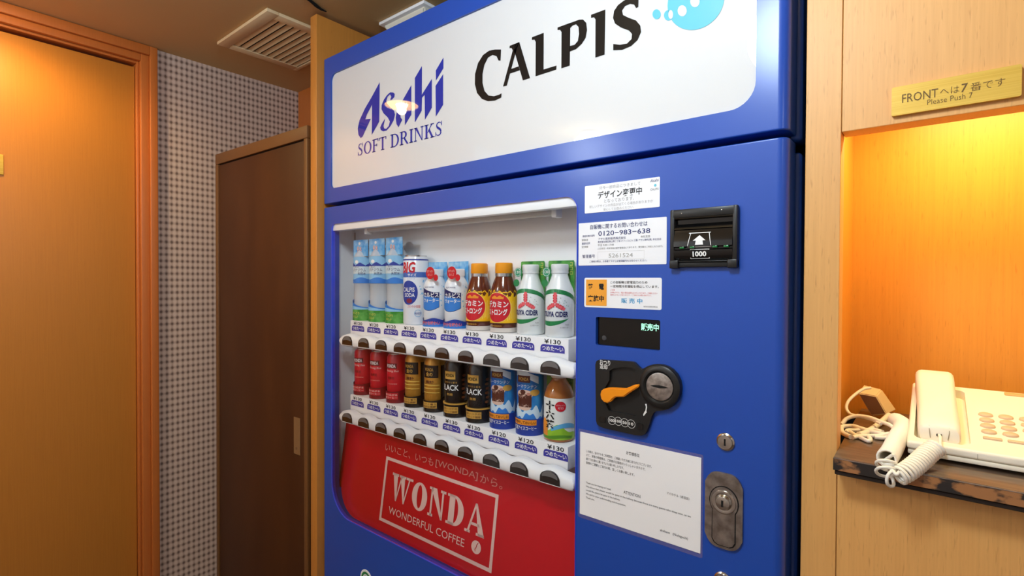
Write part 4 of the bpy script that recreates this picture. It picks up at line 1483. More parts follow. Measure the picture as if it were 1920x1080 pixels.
# ---- laminated notice taped to the door: a thing of its own
nq = [at(x, y, 1, -0.001) for x, y in ((1088, 808), (1315, 860), (1313, 1040), (1087, 961))]
nx0, nx1 = (nq[0].x + nq[3].x) / 2, (nq[1].x + nq[2].x) / 2
nz1, nz0 = (nq[0].z + nq[1].z) / 2, (nq[2].z + nq[3].z) / 2
notice = thing('laminated_notice', 'white laminated paper notice with small print on the blue machine door', 'notice', ((nx0 + nx1) / 2, -0.0002, nz0))
NW, NH = nx1 - nx0, nz1 - nz0
MB().prism(rrect(-NW / 2, NW / 2, 0, NH, 0.0006, 2), -0.0010, -0.0004, PAPER).build('paper', notice)
MB().prism(rrect(-NW / 2 - 0.004, NW / 2 + 0.003, -0.007, NH + 0.005, 0.003, 3), -0.00035, -0.0002, LAMINATE).build('laminate', notice)
mb = MB()
Fn = front(-0.0014)
U = lambda u: -NW / 2 + u * NW
V = lambda v: NH * (1 - v)
INK_N = mat('ink_notice', (70, 68, 72), rough=0.6)
mb.text('お客様各位', U(0.42), U(0.53), V(0.145), V(0.105), Fn, INK_N, 0.004)
for v, u1, s_ in ((0.215, 0.63, 'この度は、当ホテルをご利用頂き、ご来館いただき誠にありがとうございます。'),
                  (0.262, 0.58, 'さて、深夜の時間帯は、ご就寝のお客様がいらっしゃいますので、'),
                  (0.309, 0.40, '廊下ではお静かに願いますようお願い申し上げます。'),
                  (0.356, 0.49, '皆様のご理解とご協力の程、宜しくお願い致します。')):
    mb.text(s_, U(0.06), U(u1), V(v + 0.016), V(v - 0.016), Fn, INK_N, 0.0)
mb.build('japanese_lettering', notice)
mb = MB()
mb.text('ATTENTION', U(0.40), U(0.54), V(0.60), V(0.565), Fn, INK_N, 0.0)
mb.build('heading_lettering', notice)
mb = MB()
mb.text('アパホテル〈赤羽店〉', U(0.75), U(0.92), V(0.475), V(0.445), Fn, INK_N, 0.0)
mb.build('hotel_lettering', notice)
mb = MB()
for v, u1, s_ in ((0.60, 0.29, 'Thank you for staying our hotel.'),
                  (0.645, 0.93, 'We shout that please would be quiet in the hallway because there are many guests who sleep now, so we'),
                  (0.69, 0.37, 'would like please be quiet in the hallway.'),
                  (0.735, 0.42, 'We ask for your understanding and cooperation.'),
                  (0.78, 0.14, 'Thank you.')):
    mb.text(s_, U(0.06), U(u1), V(v + 0.014), V(v - 0.014), Fn, INK_N, 0.0)
mb.build('english_lettering', notice)
mb = MB()
mb.text('akabane   (Nishiguchi)', U(0.70), U(0.91), V(0.905), V(0.87), Fn, INK_N, 0.0)
mb.build('signature_lettering', notice)

# ------------------------------------------------------------------ drinks on display
PYC = 0.0625                      # axis of the dummies
COLX = [at(683, 600, 1, PYC).x + (at(1049, 640, 1, PYC).x - at(683, 600, 1, PYC).x) * i / 9 for i in range(10)]
ALU = mat('can_aluminium', (205, 206, 208), rough=0.25, metal=0.9)
WHITE_CAN = mat('white_can', (232, 236, 242), rough=0.28, coat=0.3)
PALE_BLUE = mat('pale_blue_print', (142, 196, 232), rough=0.35)
MID_BLUE = mat('mid_blue_print', (52, 128, 214), rough=0.35)
DEEP_BLUE = mat('deep_blue_print', (34, 62, 158), rough=0.35)
NAVY = mat('navy_print', (28, 34, 96), rough=0.35)
CARD_SKY = add_noise_color(mat('sky_card', (110, 186, 236), rough=0.4), (62, 158, 226), (170, 216, 242), (1, 1, 1), 45, 3, 0.35, 0.65, world_space=False)
GREEN_CARD = add_noise_color(mat('green_card', (40, 140, 50), rough=0.4), (24, 116, 44), (112, 186, 84), (1, 1, 1), 40, 2, 0.4, 0.7, world_space=False)
GREEN_BAND = add_noise_color(mat('green_band', (70, 150, 60), rough=0.4), (50, 140, 44), (104, 176, 84), (1, 1, 1), 60, 3, 0.4, 0.7, world_space=False)
TEA_CARD = mat('tea_card', (150, 176, 84), rough=0.5)
GREEN_PRINT = mat('green_print', (30, 128, 70), rough=0.35)
LIME = mat('lime_print', (150, 200, 50), rough=0.35)
YELLOW = mat('yellow_print', (250, 196, 20), rough=0.35)
PALE_YELLOW = mat('pale_yellow_print', (252, 224, 110), rough=0.35)
ORANGE_PRINT = mat('orange_print', (240, 150, 40), rough=0.35)
RED_CAN = mat('red_can', (196, 20, 36), rough=0.3, coat=0.3)
DARK_RED = mat('dark_red_stand', (120, 10, 20), rough=0.3, coat=0.3)
GOLD_CAN = mat('gold_can', (196, 140, 52), rough=0.3, metal=0.45, coat=0.2)
DARK_CAN = mat('black_can', (26, 20, 17), rough=0.25, coat=0.4)
GOLD_PRINT = mat('gold_print', (206, 158, 70), rough=0.35)
BROWN_PRINT = mat('brown_print', (86, 38, 22), rough=0.35)
LATTE = mat('latte_print', (222, 190, 172), rough=0.4)
COLA_BROWN = mat('brown_glass', (98, 40, 20), rough=0.12, coat=0.6)
TEA = mat('tea_brown', (176, 104, 40), rough=0.1, coat=0.6)
CAP_ORANGE = mat('orange_cap', (246, 158, 18), rough=0.4)
CAP_PALE = mat('pale_cap', (226, 212, 196), rough=0.45)
BOTTLE_SILVER = mat('pearl_bottle', (236, 240, 240), rough=0.3, metal=0.05, coat=0.3)


TURN = 0.20                       # the dummies are turned a little to the right


def wrap(r, e=0.0004):
    """(arc length, height) on a cylinder, zero facing the viewer"""
    return lambda s, z: ((r + e) * math.sin(s / r + TURN), -(r + e) * math.cos(s / r + TURN), z)


def lathe_wrap(prof, e=0.0004):
    """as wrap, on a lathed profile"""
    def rad(z):
        for (ra, za), (rb_, zb) in zip(prof, prof[1:]):
            if za <= z <= zb and zb > za:
                return ra + (rb_ - ra) * (z - za) / (zb - za)
        return prof[-1][0]
    rm = max(p[0] for p in prof)
    return lambda s, z: ((rad(z) + e) * math.sin(s / rm + TURN), -(rad(z) + e) * math.cos(s / rm + TURN), z)


def can_profile(r, h):
    return [(0, 0.0), (r - 0.004, 0.0), (r - 0.0015, 0.002), (r, 0.005), (r, h - 0.009), (r - 0.004, h - 0.002), (r - 0.004, h), (r - 0.0055, h), (r - 0.0062, h - 0.003), (0, h - 0.003)]


def rows(i):
    return ('first', 'second', 'third', 'fourth', 'fifth', 'sixth', 'seventh', 'eighth', 'ninth', 'tenth')[i]


def place(make, cols, row, labels):
    z = SHELVES[row] + 0.0002
    root = None
    for c_, lab in zip(cols, labels):
        loc = (COLX[c_], PYC, z)
        if root is None:
            root = make(lab)
            root.location = loc
        else:
            dup(root, loc, lab)


def water(label):
    t = thing('water_bottle', label, 'bottle', group='drinks in the display window')
    r = 0.0290
    prof = [(0.0, 0.0), (r - 0.004, 0.0), (r, 0.004), (r, 0.045), (r - 0.002, 0.050), (r - 0.002, 0.098), (r, 0.103), (r, 0.170), (r - 0.006, 0.184), (0.014, 0.196), (0.0125, 0.200), (0.0125, 0.206)]
    MB().lathe(prof, CLEAR_PET, seg=28).build('bottle', t, smooth=50)
    MB().lathe([(0.0, 0.205), (0.0145, 0.205), (0.0145, 0.218), (0.013, 0.2195), (0.0, 0.2195)], WHITE_PLASTIC, seg=20).build('cap', t, smooth=40)
    W_ = wrap(r, 0.0004)
    L2 = wrap(r, 0.0008)
    L3 = wrap(r, 0.0012)
    A = PI * r
    mb = MB()
    mb.grid(-A, A, 0.102, 0.174, W_, PALE_BLUE, 36)
    mb.grid(-A, A, 0.128, 0.148, L2, mat('label_haze', (206, 222, 228), rough=0.4), 36)
    for c_ in (-0.6, 0.35, 1.3):
        mb.grid(c_ * 0.03 - 0.016, c_ * 0.03 + 0.016, 0.148, lambda s, c_=c_: 0.1485 + 0.010 * max(0.0, 1 - abs(s - c_ * 0.03) / 0.016) ** 0.8, L2, DEEP_BLUE, 10)
    mb.grid(-A, A, 0.102, lambda s: 0.115 + 0.003 * math.sin(s * 120), L2, MID_BLUE, 36)
    mb.text('富士山の', -0.006, 0.008, 0.1435, 0.1480, L3, INK_NAVY)
    mb.text('バナジウム', -0.012, 0.026, 0.1340, 0.1425, L3, NAVY, 0.004)
    mb.text('天然水', 0.004, 0.026, 0.1240, 0.1320, L3, NAVY, 0.004)
    mb.disc(0.0, 0.160, 0.006, 0.005, L2, INK_WHITE, 14, 2)
    mb.build('label', t)
    mb = MB()
    R2 = wrap(r + 0.002, 0.0)
    R3 = wrap(r + 0.002, 0.0005)
    B2 = PI * (r + 0.002)
    mb.grid(-B2, B2, 0.0, 0.030, R2, GREEN_BAND, 36)
    mb.grid(-B2, B2, 0.030, lambda s: 0.036 + 0.022 * (0.5 - 0.5 * math.sin((s + 0.002) / B2 * PI * 1.0)) ** 1.5, R2, MID_BLUE, 36)
    mb.grid(-B2, B2, 0.030, lambda s: 0.033 + 0.010 * (0.5 - 0.5 * math.sin((s + 0.002) / B2 * PI * 1.0)), R3, PALE_BLUE, 36)
    mb.text('すっきり', -0.012, 0.010, 0.0165, 0.0235, R3, PALE_YELLOW)
    mb.text('おいしい', -0.012, 0.006, 0.0075, 0.0145, R3, PALE_YELLOW)
    mb.build('base_band', t)
    mb = MB()
    mb.box(-0.027, 0.040, -0.0165, -0.0155, 0.176, 0.221, CARD_SKY)
    mb.text('名水', -0.010, 0.012, 0.188, 0.204, front(-0.0170), mat('salmon_print', (232, 178, 160), rough=0.5), 0.03)
    mb.disc(0.002, 0.211, 0.005, 0.004, front(-0.0170), INK_WHITE, 12, 1)
    mb.build('top_card', t)
    return t


place(water, (0, 1, 2), 0, ('leftmost water bottle with sky blue card on the upper display shelf',
                            'middle one of the three water bottles on the upper display shelf',
                            'water bottle with green base beside the tall white soda can'))


def big_soda(label):
    t = thing('soda_can', label, 'can', group='drinks in the display window')
    r, h = 0.0310, 0.172
    mb = MB().lathe(can_profile(r, h), WHITE_CAN, seg=36)
    mb.build('can_body', t, smooth=40)
    MB().lathe([(r - 0.0036, h - 0.003), (r - 0.0034, h + 0.0006), (r - 0.0052, h + 0.0006), (r - 0.006, h - 0.0028)], ALU, seg=36).build('rim', t, smooth=40)
    W1, W2, W3 = wrap(r), wrap(r, 0.0008), wrap(r, 0.0012)
    A = PI * r
    mb = MB()
    mb.grid(-A, A, h - 0.012, h - 0.009, W1, DEEP_BLUE, 36)
    mb.grid(-A, A, 0.118, 0.131, W1, mat('soda_band_blue', (70, 110, 190), rough=0.35), 36)
    mb.text('BIG', -0.020, 0.020, 0.128, 0.156, W2, INK_RED, 0.03, 0.15)
    mb.text('サイズ', 0.000, 0.022, 0.1195, 0.1275, W2, INK_WHITE, 0.02)
    mb.disc(0.002, 0.080, 0.0235, 0.030, W1, DEEP_BLUE, 30, 5)
    mb.text('CALPIS', -0.016, 0.018, 0.082, 0.093, W2, INK_WHITE, 0.015)
    mb.text('SODA', -0.010, 0.018, 0.069, 0.079, W2, INK_WHITE, 0.015)
    mb.disc(0.004, 0.060, 0.008, 0.006, W2, mat('plum_print', (130, 20, 60)), 14, 2)
    rnd = random.Random(3)
    for k in range(26):
        s_, z_ = 0.030 + rnd.random() * 0.045, 0.022 + rnd.random() * 0.088
        q_ = 0.0010 + rnd.random() * 0.0022
        mb.disc(s_, z_, q_, q_, W1, PALE_BLUE, 10, 1)
    mb.text('さわやか炭酸', 0.000, 0.032, 0.042, 0.050, W2, INK_PINK)
    mb.ring(0.026, 0.029, 0.009, 0.009, 0.0012, W1, PALE_BLUE, 20)
    mb.text('純水使用', 0.018, 0.034, 0.026, 0.032, W2, DEEP_BLUE)
    mb.text('カルピスソーダ', -0.002, 0.018, 0.1125, 0.1155, W2, DEEP_BLUE)
    mb.build('print', t)
    return t


place(big_soda, (3,), 0, ('tall white soda can with red BIG lettering and blue oval',))


def milk_water(label):
    t = thing('calpis_bottle', label, 'bottle', group='drinks in the display window')
    t.name = 'white_drink_bottle'
    r = 0.0280
    prof = [(0.0, 0.0), (r - 0.003, 0.0), (r, 0.003), (r, 0.098), (r - 0.003, 0.106), (0.0205, 0.114), (0.0185, 0.118), (0.0185, 0.122)]
    MB().lathe(prof, WHITE_CAN, seg=32).build('bottle', t, smooth=50)
    MB().lathe([(0.0, 0.121), (0.0195, 0.121), (0.0195, 0.136), (0.018, 0.1375), (0.0, 0.1375)], WHITE_PLASTIC, seg=22).build('cap', t, smooth=40)
    W1, W2, W3 = wrap(r), wrap(r, 0.0008), wrap(r, 0.0012)
    A = PI * r
    mb = MB()
    mb.grid(-0.024, 0.027, lambda s: 0.046 - 0.008 * math.cos(s / 0.026 * PI / 2), lambda s: 0.088 - 0.006 * math.sin(s / 0.026 * PI / 2 + 0.4), W1, NAVY, 20)
    mb.grid(-0.023, 0.026, lambda s: 0.047 - 0.008 * math.cos(s / 0.026 * PI / 2), lambda s: 0.072 - 0.003 * math.sin(s / 0.026 * PI / 2), W2, MID_BLUE, 20)
    mb.text('カルピス', -0.014, 0.025, 0.070, 0.082, W3, INK_WHITE, 0.025)
    mb.text('ウォーター', -0.014, 0.025, 0.058, 0.068, W3, INK_WHITE, 0.025)
    mb.text('CALPIS WATER', -0.012, 0.014, 0.0925, 0.096, W2, INK_NAVY)
    rnd = random.Random(5)
    for k in range(22):
        s_, z_ = 0.030 + rnd.random() * 0.044, 0.030 + rnd.random() * 0.07
        q_ = 0.0008 + rnd.random() * 0.0016
        mb.disc(s_, z_, q_, q_, W1, PALE_BLUE, 8, 1)
    mb.build('print', t)
    mb = MB()
    R2, R3 = wrap(r + 0.002, 0), wrap(r + 0.002, 0.0005)
    B2 = (r + 0.002) * 2.6
    mb.grid(-B2, B2, 0.0, lambda s: 0.018 + 0.003 * math.sin(s * 110), R2, DEEP_BLUE, 30)
    mb.grid(-B2, B2, 0.0, lambda s: 0.009 + 0.003 * math.sin(s * 110 + 1), R3, MID_BLUE, 30)
    mb.text('爽やかな味わい', -0.024, 0.030, 0.004, 0.0135, wrap(r + 0.002, 0.0010), INK_PINK, 0.03)
    mb.build('base_band', t)
    mb = MB()
    mb.box(-0.050, 0.016, 0.0225, 0.0235, 0.085, 0.156, CARD_SKY)
    mb.build('back_card', t)
    mb = MB()
    fp = front(-0.0300)
    mb.lathe([(0.0145, 0.0), (0.0145, 0.0010), (0.0, 0.0010)], INK_RED, c=(0.014, -0.0290, 0.128), seg=26, axis='y')
    mb.lathe([(0.0075, 0.0), (0.0075, 0.0008), (0.0, 0.0008)], INK_RED, c=(0.033, -0.0290, 0.117), seg=20, axis='y')
    mb.text('甘ずっぱい', 0.003, 0.025, 0.129, 0.135, front(-0.0304), ADVERT_CREAM)
    mb.text('おいしさ', 0.006, 0.022, 0.121, 0.127, front(-0.0304), ADVERT_CREAM)
    mb.build('red_bubble_card', t)
    return t


place(milk_water, (4, 5), 0, ('white and blue drink bottle directly beside the tall white soda can',
                              'white and blue drink bottle directly beside the brown orange capped bottles'))


def energy(label):
    t = thing('energy_drink_bottle', label, 'bottle', group='drinks in the display window')
    r = 0.0295
    prof = [(0.0, 0.0), (r - 0.003, 0.0), (r - 0.001, 0.002), (r - 0.001, 0.010), (r, 0.011), (r, 0.083), (r - 0.003, 0.096), (0.0205, 0.114), (0.0180, 0.120), (0.0175, 0.124), (0.0165, 0.128)]
    MB().lathe(prof, COLA_BROWN, seg=34).build('bottle', t, smooth=50)
    MB().lathe([(0.0, 0.1265), (0.0185, 0.1265), (0.0195, 0.128), (0.0190, 0.147), (0.0172, 0.149), (0.0, 0.149)], CAP_ORANGE, seg=26).build('cap', t, smooth=40)
    MB().lathe([(0.0182, 0.119), (0.0192, 0.1195), (0.0192, 0.1262), (0.0180, 0.1265)], ALU, seg=26).build('neck_ring', t, smooth=40)
    MB().lathe([(r - 0.0005, 0.0008), (r + 0.0003, 0.001), (r + 0.0003, 0.0098), (r - 0.0008, 0.0102)], mat('clear_base', (214, 206, 200), rough=0.2), seg=34).build('foot', t, smooth=40)
    lw = lathe_wrap(prof, 0.0004)
    l2 = lathe_wrap(prof, 0.0008)
    l3 = lathe_wrap(prof, 0.0012)
    A = PI * r
    mb = MB()
    mb.grid(-A, A, 0.018, lambda s: 0.083 + 0.006 * abs(math.sin(s * 190)) + 0.003 * math.sin(s * 470), lw, YELLOW, 64, 4)
    for k in range(9):
        a = -0.2 + k * 0.28
        s_ = 0.030 + 0.0
        mb.grid(0.022 + 0.004 * k, 0.0235 + 0.004 * k, 0.026 + 0.002 * (k % 3), 0.055 + 0.004 * (k % 4), l2, PALE_YELLOW, 2, 2)
    mb.grid(-A, A, 0.018, 0.0205, l2, BROWN_PRINT, 40)
    mb.disc(-0.001, 0.0535, 0.0315, 0.0325, l2, PALE_YELLOW, 34, 6)
    mb.disc(-0.001, 0.0535, 0.0300, 0.0312, l3, INK_RED, 34, 6)
    l4 = lathe_wrap(prof, 0.0017)
    mb.text('デカミン', -0.025, 0.024, 0.0535, 0.0680, l4, INK_WHITE, 0.03)
    mb.text('ストロング', -0.026, 0.022, 0.0370, 0.0510, l4, INK_WHITE, 0.03)
    mb.grid(-0.014, 0.014, lambda s: 0.0715, lambda s: 0.0750 + 0.004 * abs(math.sin(s * 260)), l4, ORANGE_PRINT, 12)
    mb.text('栄養炭酸飲料', -0.020, 0.010, 0.0125, 0.0160, lw, GOLD_PRINT)
    mb.build('label', t)
    return t


place(energy, (6, 7), 0, ('brown energy drink bottle with orange cap beside the white and blue bottle',
                          'brown energy drink bottle with orange cap beside the silver cider bottle'))


def cider(label):
    t = thing('cider_bottle', label, 'bottle', group='drinks in the display window')
    r = 0.0285
    prof = [(0.0, 0.0), (r - 0.003, 0.0), (r, 0.003), (r, 0.086), (r - 0.002, 0.095), (r - 0.007, 0.106), (0.0180, 0.116), (0.0165, 0.122), (0.0165, 0.126)]
    MB().lathe(prof, BOTTLE_SILVER, seg=34).build('bottle', t, smooth=50)
    MB().lathe([(0.0, 0.1255), (0.0175, 0.1255), (0.0180, 0.127), (0.0172, 0.131), (0.0180, 0.1325), (0.0175, 0.1425), (0.016, 0.144), (0.0, 0.144)], BOTTLE_SILVER, seg=26).build('cap', t, smooth=40)
    lw, l2, l3 = lathe_wrap(prof, 0.0004), lathe_wrap(prof, 0.0008), lathe_wrap(prof, 0.0012)
    A = PI * r
    mb = MB()
    mb.grid(-A, A, lambda s: 0.086 - 0.006 * (s / 0.03) ** 2 if abs(s) < 0.06 else 0.062, lambda s: 0.0945 - 0.006 * (s / 0.03) ** 2 if abs(s) < 0.06 else 0.0705, lw, GREEN_PRINT, 50, 2)
    mb.grid(-0.040, 0.030, lambda s: 0.0225 + 0.0075 * ((s + 0.012) / 0.03) ** 2, lambda s: 0.0315 + 0.0030 * ((s + 0.012) / 0.03) ** 2, lw, GREEN_PRINT, 30)
    for a in (PI / 2, PI / 2 + 2 * PI / 3, PI / 2 + 4 * PI / 3):
        c_, s_ = math.cos(a), math.sin(a)

        def tip(d, w, c_=c_, s_=s_):
            return (0.002 + d * c_ - w * s_, 0.066 + d * s_ + w * c_)
        mb.strip([tip(d, -0.0030) for d in (0.001, 0.008, 0.015, 0.022)], [tip(d, 0.0030) for d in (0.001, 0.008, 0.015, 0.022)], l2, mat('coral_print', (232, 92, 100), rough=0.4))
        for w in (-0.0034, 0.0034):
            for d in (0.004, 0.009, 0.014):
                mb.strip([tip(d, w - 0.0007), tip(d + 0.0035, w - 0.0007)], [tip(d, w + 0.0007), tip(d + 0.0035, w + 0.0007)], l3, INK_RED)
    mb.text('MITSUYA CIDER', -0.036, 0.028, 0.0405, 0.0510, l3, NAVY, 0.03)
    mb.text('Asahi', 0.022, 0.030, 0.024, 0.027, l2, INK_GREY)
    mb.text('三ツ矢サイダー', 0.012, 0.030, 0.018, 0.0215, l2, INK_GREY)
    rnd = random.Random(9)
    for k in range(9):
        mb.disc(0.010 + rnd.random() * 0.02, 0.060 + rnd.random() * 0.02, 0.0007, 0.0007, l2, GREEN_PRINT, 8, 1)
    mb.build('print', t)
    mb = MB()
    o_ = [(-0.042, 0.100), (-0.032, 0.090), (0.010, 0.090), (0.019, 0.070), (0.021, 0.070), (0.021, 0.148), (0.019, 0.152), (-0.040, 0.152), (-0.042, 0.150)]
    mb.prism(o_, 0.0205, 0.0215, GREEN_CARD)
    for k, ch in enumerate('ココロ'):
        mb.text(ch, 0.011, 0.017, 0.141 - 0.009 * k, 0.148 - 0.009 * k, front(0.0200), PALE_YELLOW)
    mb.build('back_card', t)
    mb = MB()
    mb.lathe([(0.0095, 0.0), (0.0095, 0.0008), (0.0, 0.0008)], mat('badge_green', (54, 150, 110), rough=0.4), c=(-0.019, -0.0185, 0.128), seg=22, axis='y')
    mb.ring(-0.019, 0.128, 0.0082, 0.0082, 0.0008, front(-0.0197), INK_WHITE, 22)
    mb.text('130', -0.025, -0.013, 0.1255, 0.1310, front(-0.0197), INK_WHITE)
    mb.lathe([(0.0075, 0.0), (0.0075, 0.0008), (0.0, 0.0008)], GREEN_PRINT, c=(-0.023, -0.0185, 0.106), seg=20, axis='y')
    mb.build('round_badge', t)
    return t


place(cider, (8, 9), 0, ('silver cider bottle with green card, second from right on upper shelf',
                         'silver cider bottle with green card at the right end of upper shelf'))

# ---- lower shelf


def on_stand(t, r, hs, m1, m2, text1, text2, ink, step=True):
    """shaped card sleeve around the foot of a can"""
    W1, W2 = wrap(r + 0.0028, 0), wrap(r + 0.0028, 0.0005)
    B2 = PI * (r + 0.0028)
    mb = MB()
    mb.grid(-B2, B2, 0.0, lambda s: hs + 0.007 * (s / B2) ** 2 * 4 if abs(s) < B2 * 0.5 else hs + 0.007, W1, m1, 40)
    mb.grid(-0.018, 0.022, 0.010, hs - 0.003, W2, m2, 14)
    W3 = wrap(r + 0.0028, 0.0009)
    mb.text(text1, -0.016, 0.020, hs * 0.55 + 0.003, hs - 0.005, W3, ink, 0.01)
    mb.text(text2, -0.016, 0.020, 0.0115, hs * 0.55 + 0.001, W3, ink, 0.01)
    o = mb.build('foot_sleeve', t)
    return o


def red_coffee(label):
    t = thing('red_coffee_can', label, 'can', group='drinks in the display window')
    r, h, z0 = 0.0262, 0.104, 0.022
    pr = [(a, b + z0) for a, b in can_profile(r, h)]
    MB().lathe(pr, RED_CAN, seg=32).build('can_body', t, smooth=40)
    MB().lathe([(r - 0.0040, z0 + h - 0.003), (r - 0.0036, z0 + h + 0.0004), (r - 0.0052, z0 + h + 0.0004), (r - 0.006, z0 + h - 0.0028)], ALU, seg=32).build('rim', t, smooth=40)
    W1, W2 = wrap(r), wrap(r, 0.0008)
    mb = MB()
    mb.grid(-0.018, 0.017, 0.088, 0.102, W1, DARK_RED, 12)
    mb.text('WONDA', -0.015, 0.014, 0.0905, 0.0995, W2, INK_WHITE, 0.01)
    mb.text('Morning Shot', -0.016, 0.022, 0.0780, 0.0850, W1, ADVERT_CREAM, 0.0, 0.3)
    mb.text('朝専用', -0.010, 0.010, 0.060, 0.068, W1, DARK_RED, 0.01)
    mb.text('COFFEE', -0.012, 0.018, 0.0475, 0.0500, W1, ADVERT_ROSE)
    mb.build('print', t)
    o = on_stand(t, r, 0.029, DARK_RED, RED_CAN, '香り広がる', '朝コーヒー', ADVERT_CREAM)
    return t


place(red_coffee, (0, 1, 2), 1, ('leftmost red coffee can on the lower display shelf',
                                 'middle one of the three red coffee cans on the lower shelf',
                                 'red coffee can directly beside the gold coffee cans'))


def gold_coffee(label):
    t = thing('gold_coffee_can', label, 'can', group='drinks in the display window')
    r, h, z0 = 0.0262, 0.108, 0.020
    pr = [(a, b + z0) for a, b in can_profile(r, h)]
    MB().lathe(pr, GOLD_CAN, seg=32).build('can_body', t, smooth=40)
    W1, W2 = wrap(r), wrap(r, 0.0008)
    A = PI * r
    mb = MB()
    mb.grid(-0.022, 0.024, 0.082, 0.112, W1, DARK_CAN, 14)
    mb.grid(0.030, A, 0.022, 0.112, W1, DARK_CAN, 14)
    mb.text('WONDA', -0.013, 0.012, 0.098, 0.106, W2, GOLD_PRINT, 0.01)
    mb.text('金の', -0.008, 0.010, 0.086, 0.096, W2, GOLD_PRINT, 0.01)
    mb.text('微糖', -0.009, 0.013, 0.068, 0.076, W1, BROWN_PRINT, 0.02)
    for z_ in (0.046, 0.056, 0.064):
        mb.grid(-0.024, 0.027, z_, z_ + 0.0012, W1, PALE_YELLOW, 12)
    mb.build('print', t)
    on_stand(t, r, 0.027, DARK_CAN, GOLD_PRINT, 'コクと香り', '贅沢な微糖', BROWN_PRINT)
    return t


place(gold_coffee, (3, 4), 1, ('gold and black coffee can directly beside the red coffee cans',
                               'gold and black coffee can directly beside the black coffee cans'))


def black_coffee(label):
    t = thing('black_coffee_can', label, 'can', group='drinks in the display window')
    r, h, z0 = 0.0275, 0.110, 0.020
    pr = [(a, b + z0) for a, b in can_profile(r, h)]
    MB().lathe(pr, DARK_CAN, seg=34).build('can_body', t, smooth=40)
    MB().lathe([(r - 0.0040, z0 + h - 0.003), (r - 0.0036, z0 + h + 0.0004), (r - 0.0052, z0 + h + 0.0004), (r - 0.006, z0 + h - 0.0028)], ALU, seg=32).build('rim', t, smooth=40)
    W1, W2 = wrap(r), wrap(r, 0.0008)
    mb = MB()
    mb.grid(-0.016, 0.014, 0.088, 0.106, W1, GOLD_PRINT, 10)
    mb.text('WONDA', -0.013, 0.011, 0.093, 0.101, W2, DARK_CAN, 0.02)
    mb.text('きりりと香る', -0.014, 0.018, 0.0785, 0.0825, W1, GOLD_PRINT)
    mb.text('BLACK', -0.025, 0.022, 0.062, 0.0750, W1, INK_WHITE, 0.012)
    mb.text('無糖', -0.008, 0.008, 0.050, 0.056, W1, GOLD_PRINT)
    for k in range(6):
        mb.disc(0.034 + 0.002 * (k % 2), 0.046 + 0.010 * k, 0.0055, 0.0032, W1, mat('bean_print', (110, 58, 26), rough=0.4), 14, 2)
    mb.build('print', t)
    on_stand(t, r, 0.028, DARK_CAN, GOLD_PRINT, '深いコクの', 'ブラック珈琲', BROWN_PRINT)
    MB().lathe([(r + 0.0002, 0.029), (r + 0.0032, 0.0295), (r + 0.0034, 0.032), (r + 0.0002, 0.0325)], GOLD_PRINT, seg=34).build('gold_ring', t, smooth=40)
    return t


place(black_coffee, (5, 6), 1, ('black coffee can directly beside the gold coffee cans',
                                'black coffee can directly beside the blue iced coffee cans'))


def iced_coffee(label):
    t = thing('iced_coffee_can', label, 'can', group='drinks in the display window')
    r, h = 0.0275, 0.141
    MB().lathe(can_profile(r, h), DEEP_BLUE, seg=34).build('can_body', t, smooth=40)
    W1, W2, W3, W4 = wrap(r), wrap(r, 0.0007), wrap(r, 0.0011), wrap(r, 0.0015)
    A = PI * r
    mb = MB()
    mb.grid(-A, A, 0.040, 0.132, W1, add_noise_color(mat('icy_blue_print', (26, 110, 190), rough=0.35), (18, 84, 172), (60, 160, 220), (1, 1, 0.4), 30, 3, 0.35, 0.7, world_space=False), 40)
    mb.grid(-0.024, 0.030, lambda s: 0.120 - 0.5 * max(0, s), lambda s: 0.132 - 0.4 * max(0, s), W2, mat('snow_print', (222, 232, 240), rough=0.4), 16)
    mb.grid(-0.018, 0.012, 0.108, 0.122, W3, BROWN_PRINT, 10)
    mb.text('WONDA', -0.014, 0.009, 0.1115, 0.1185, W4, GOLD_PRINT, 0.01)
    mb.text('ブルーマウンテン', -0.028, 0.026, 0.0965, 0.1045, W4, INK_WHITE, 0.004, 0.15)
    mb.grid(-0.015, 0.015, 0.058, 0.084, W3, BROWN_PRINT, 14)
    mb.disc(0.0, 0.084, 0.0180, 0.0095, W3, LATTE, 24, 4)
    mb.disc(-0.003, 0.0885, 0.006, 0.005, W4, BROWN_PRINT, 12, 2)
    mb.disc(0.009, 0.0850, 0.004, 0.003, W4, mat('ice_print', (196, 130, 110)), 10, 2)
    mb.disc(0.0, 0.058, 0.0145, 0.007, W3, LATTE, 20, 3)
    mb.disc(0.022, 0.088, 0.010, 0.0065, W4, GOLD_PRINT, 18, 3)
    mb.grid(-0.040, 0.044, lambda s: 0.032, lambda s: 0.050 + 0.008 * abs(math.sin(s * 95)) + 0.006 * math.sin(s * 310), W2, mat('splash_print', (206, 228, 244), rough=0.3), 60)
    mb.grid(-0.040, 0.044, lambda s: 0.030, lambda s: 0.040 + 0.005 * math.sin(s * 150) + 0.003 * math.sin(s * 420), W3, MID_BLUE, 60)
    mb.build('print', t)
    mb = MB()
    R1, R2, R3 = wrap(r + 0.0025, 0), wrap(r + 0.0025, 0.0005), wrap(r + 0.0025, 0.0009)
    B2 = PI * (r + 0.0025)
    mb.grid(-B2, B2, 0.0, 0.034, R1, DEEP_BLUE, 36)
    mb.grid(-0.032, 0.027, 0.0215, 0.0325, R2, ORANGE_PRINT, 16)
    mb.text('氷で冷やしておいしい', -0.030, 0.025, 0.0235, 0.0305, R3, BROWN_PRINT, 0.02)
    mb.text('本格派アイスコーヒー', -0.032, 0.027, 0.0110, 0.0195, R2, INK_WHITE, 0.02)
    mb.build('foot_sleeve', t)
    return t


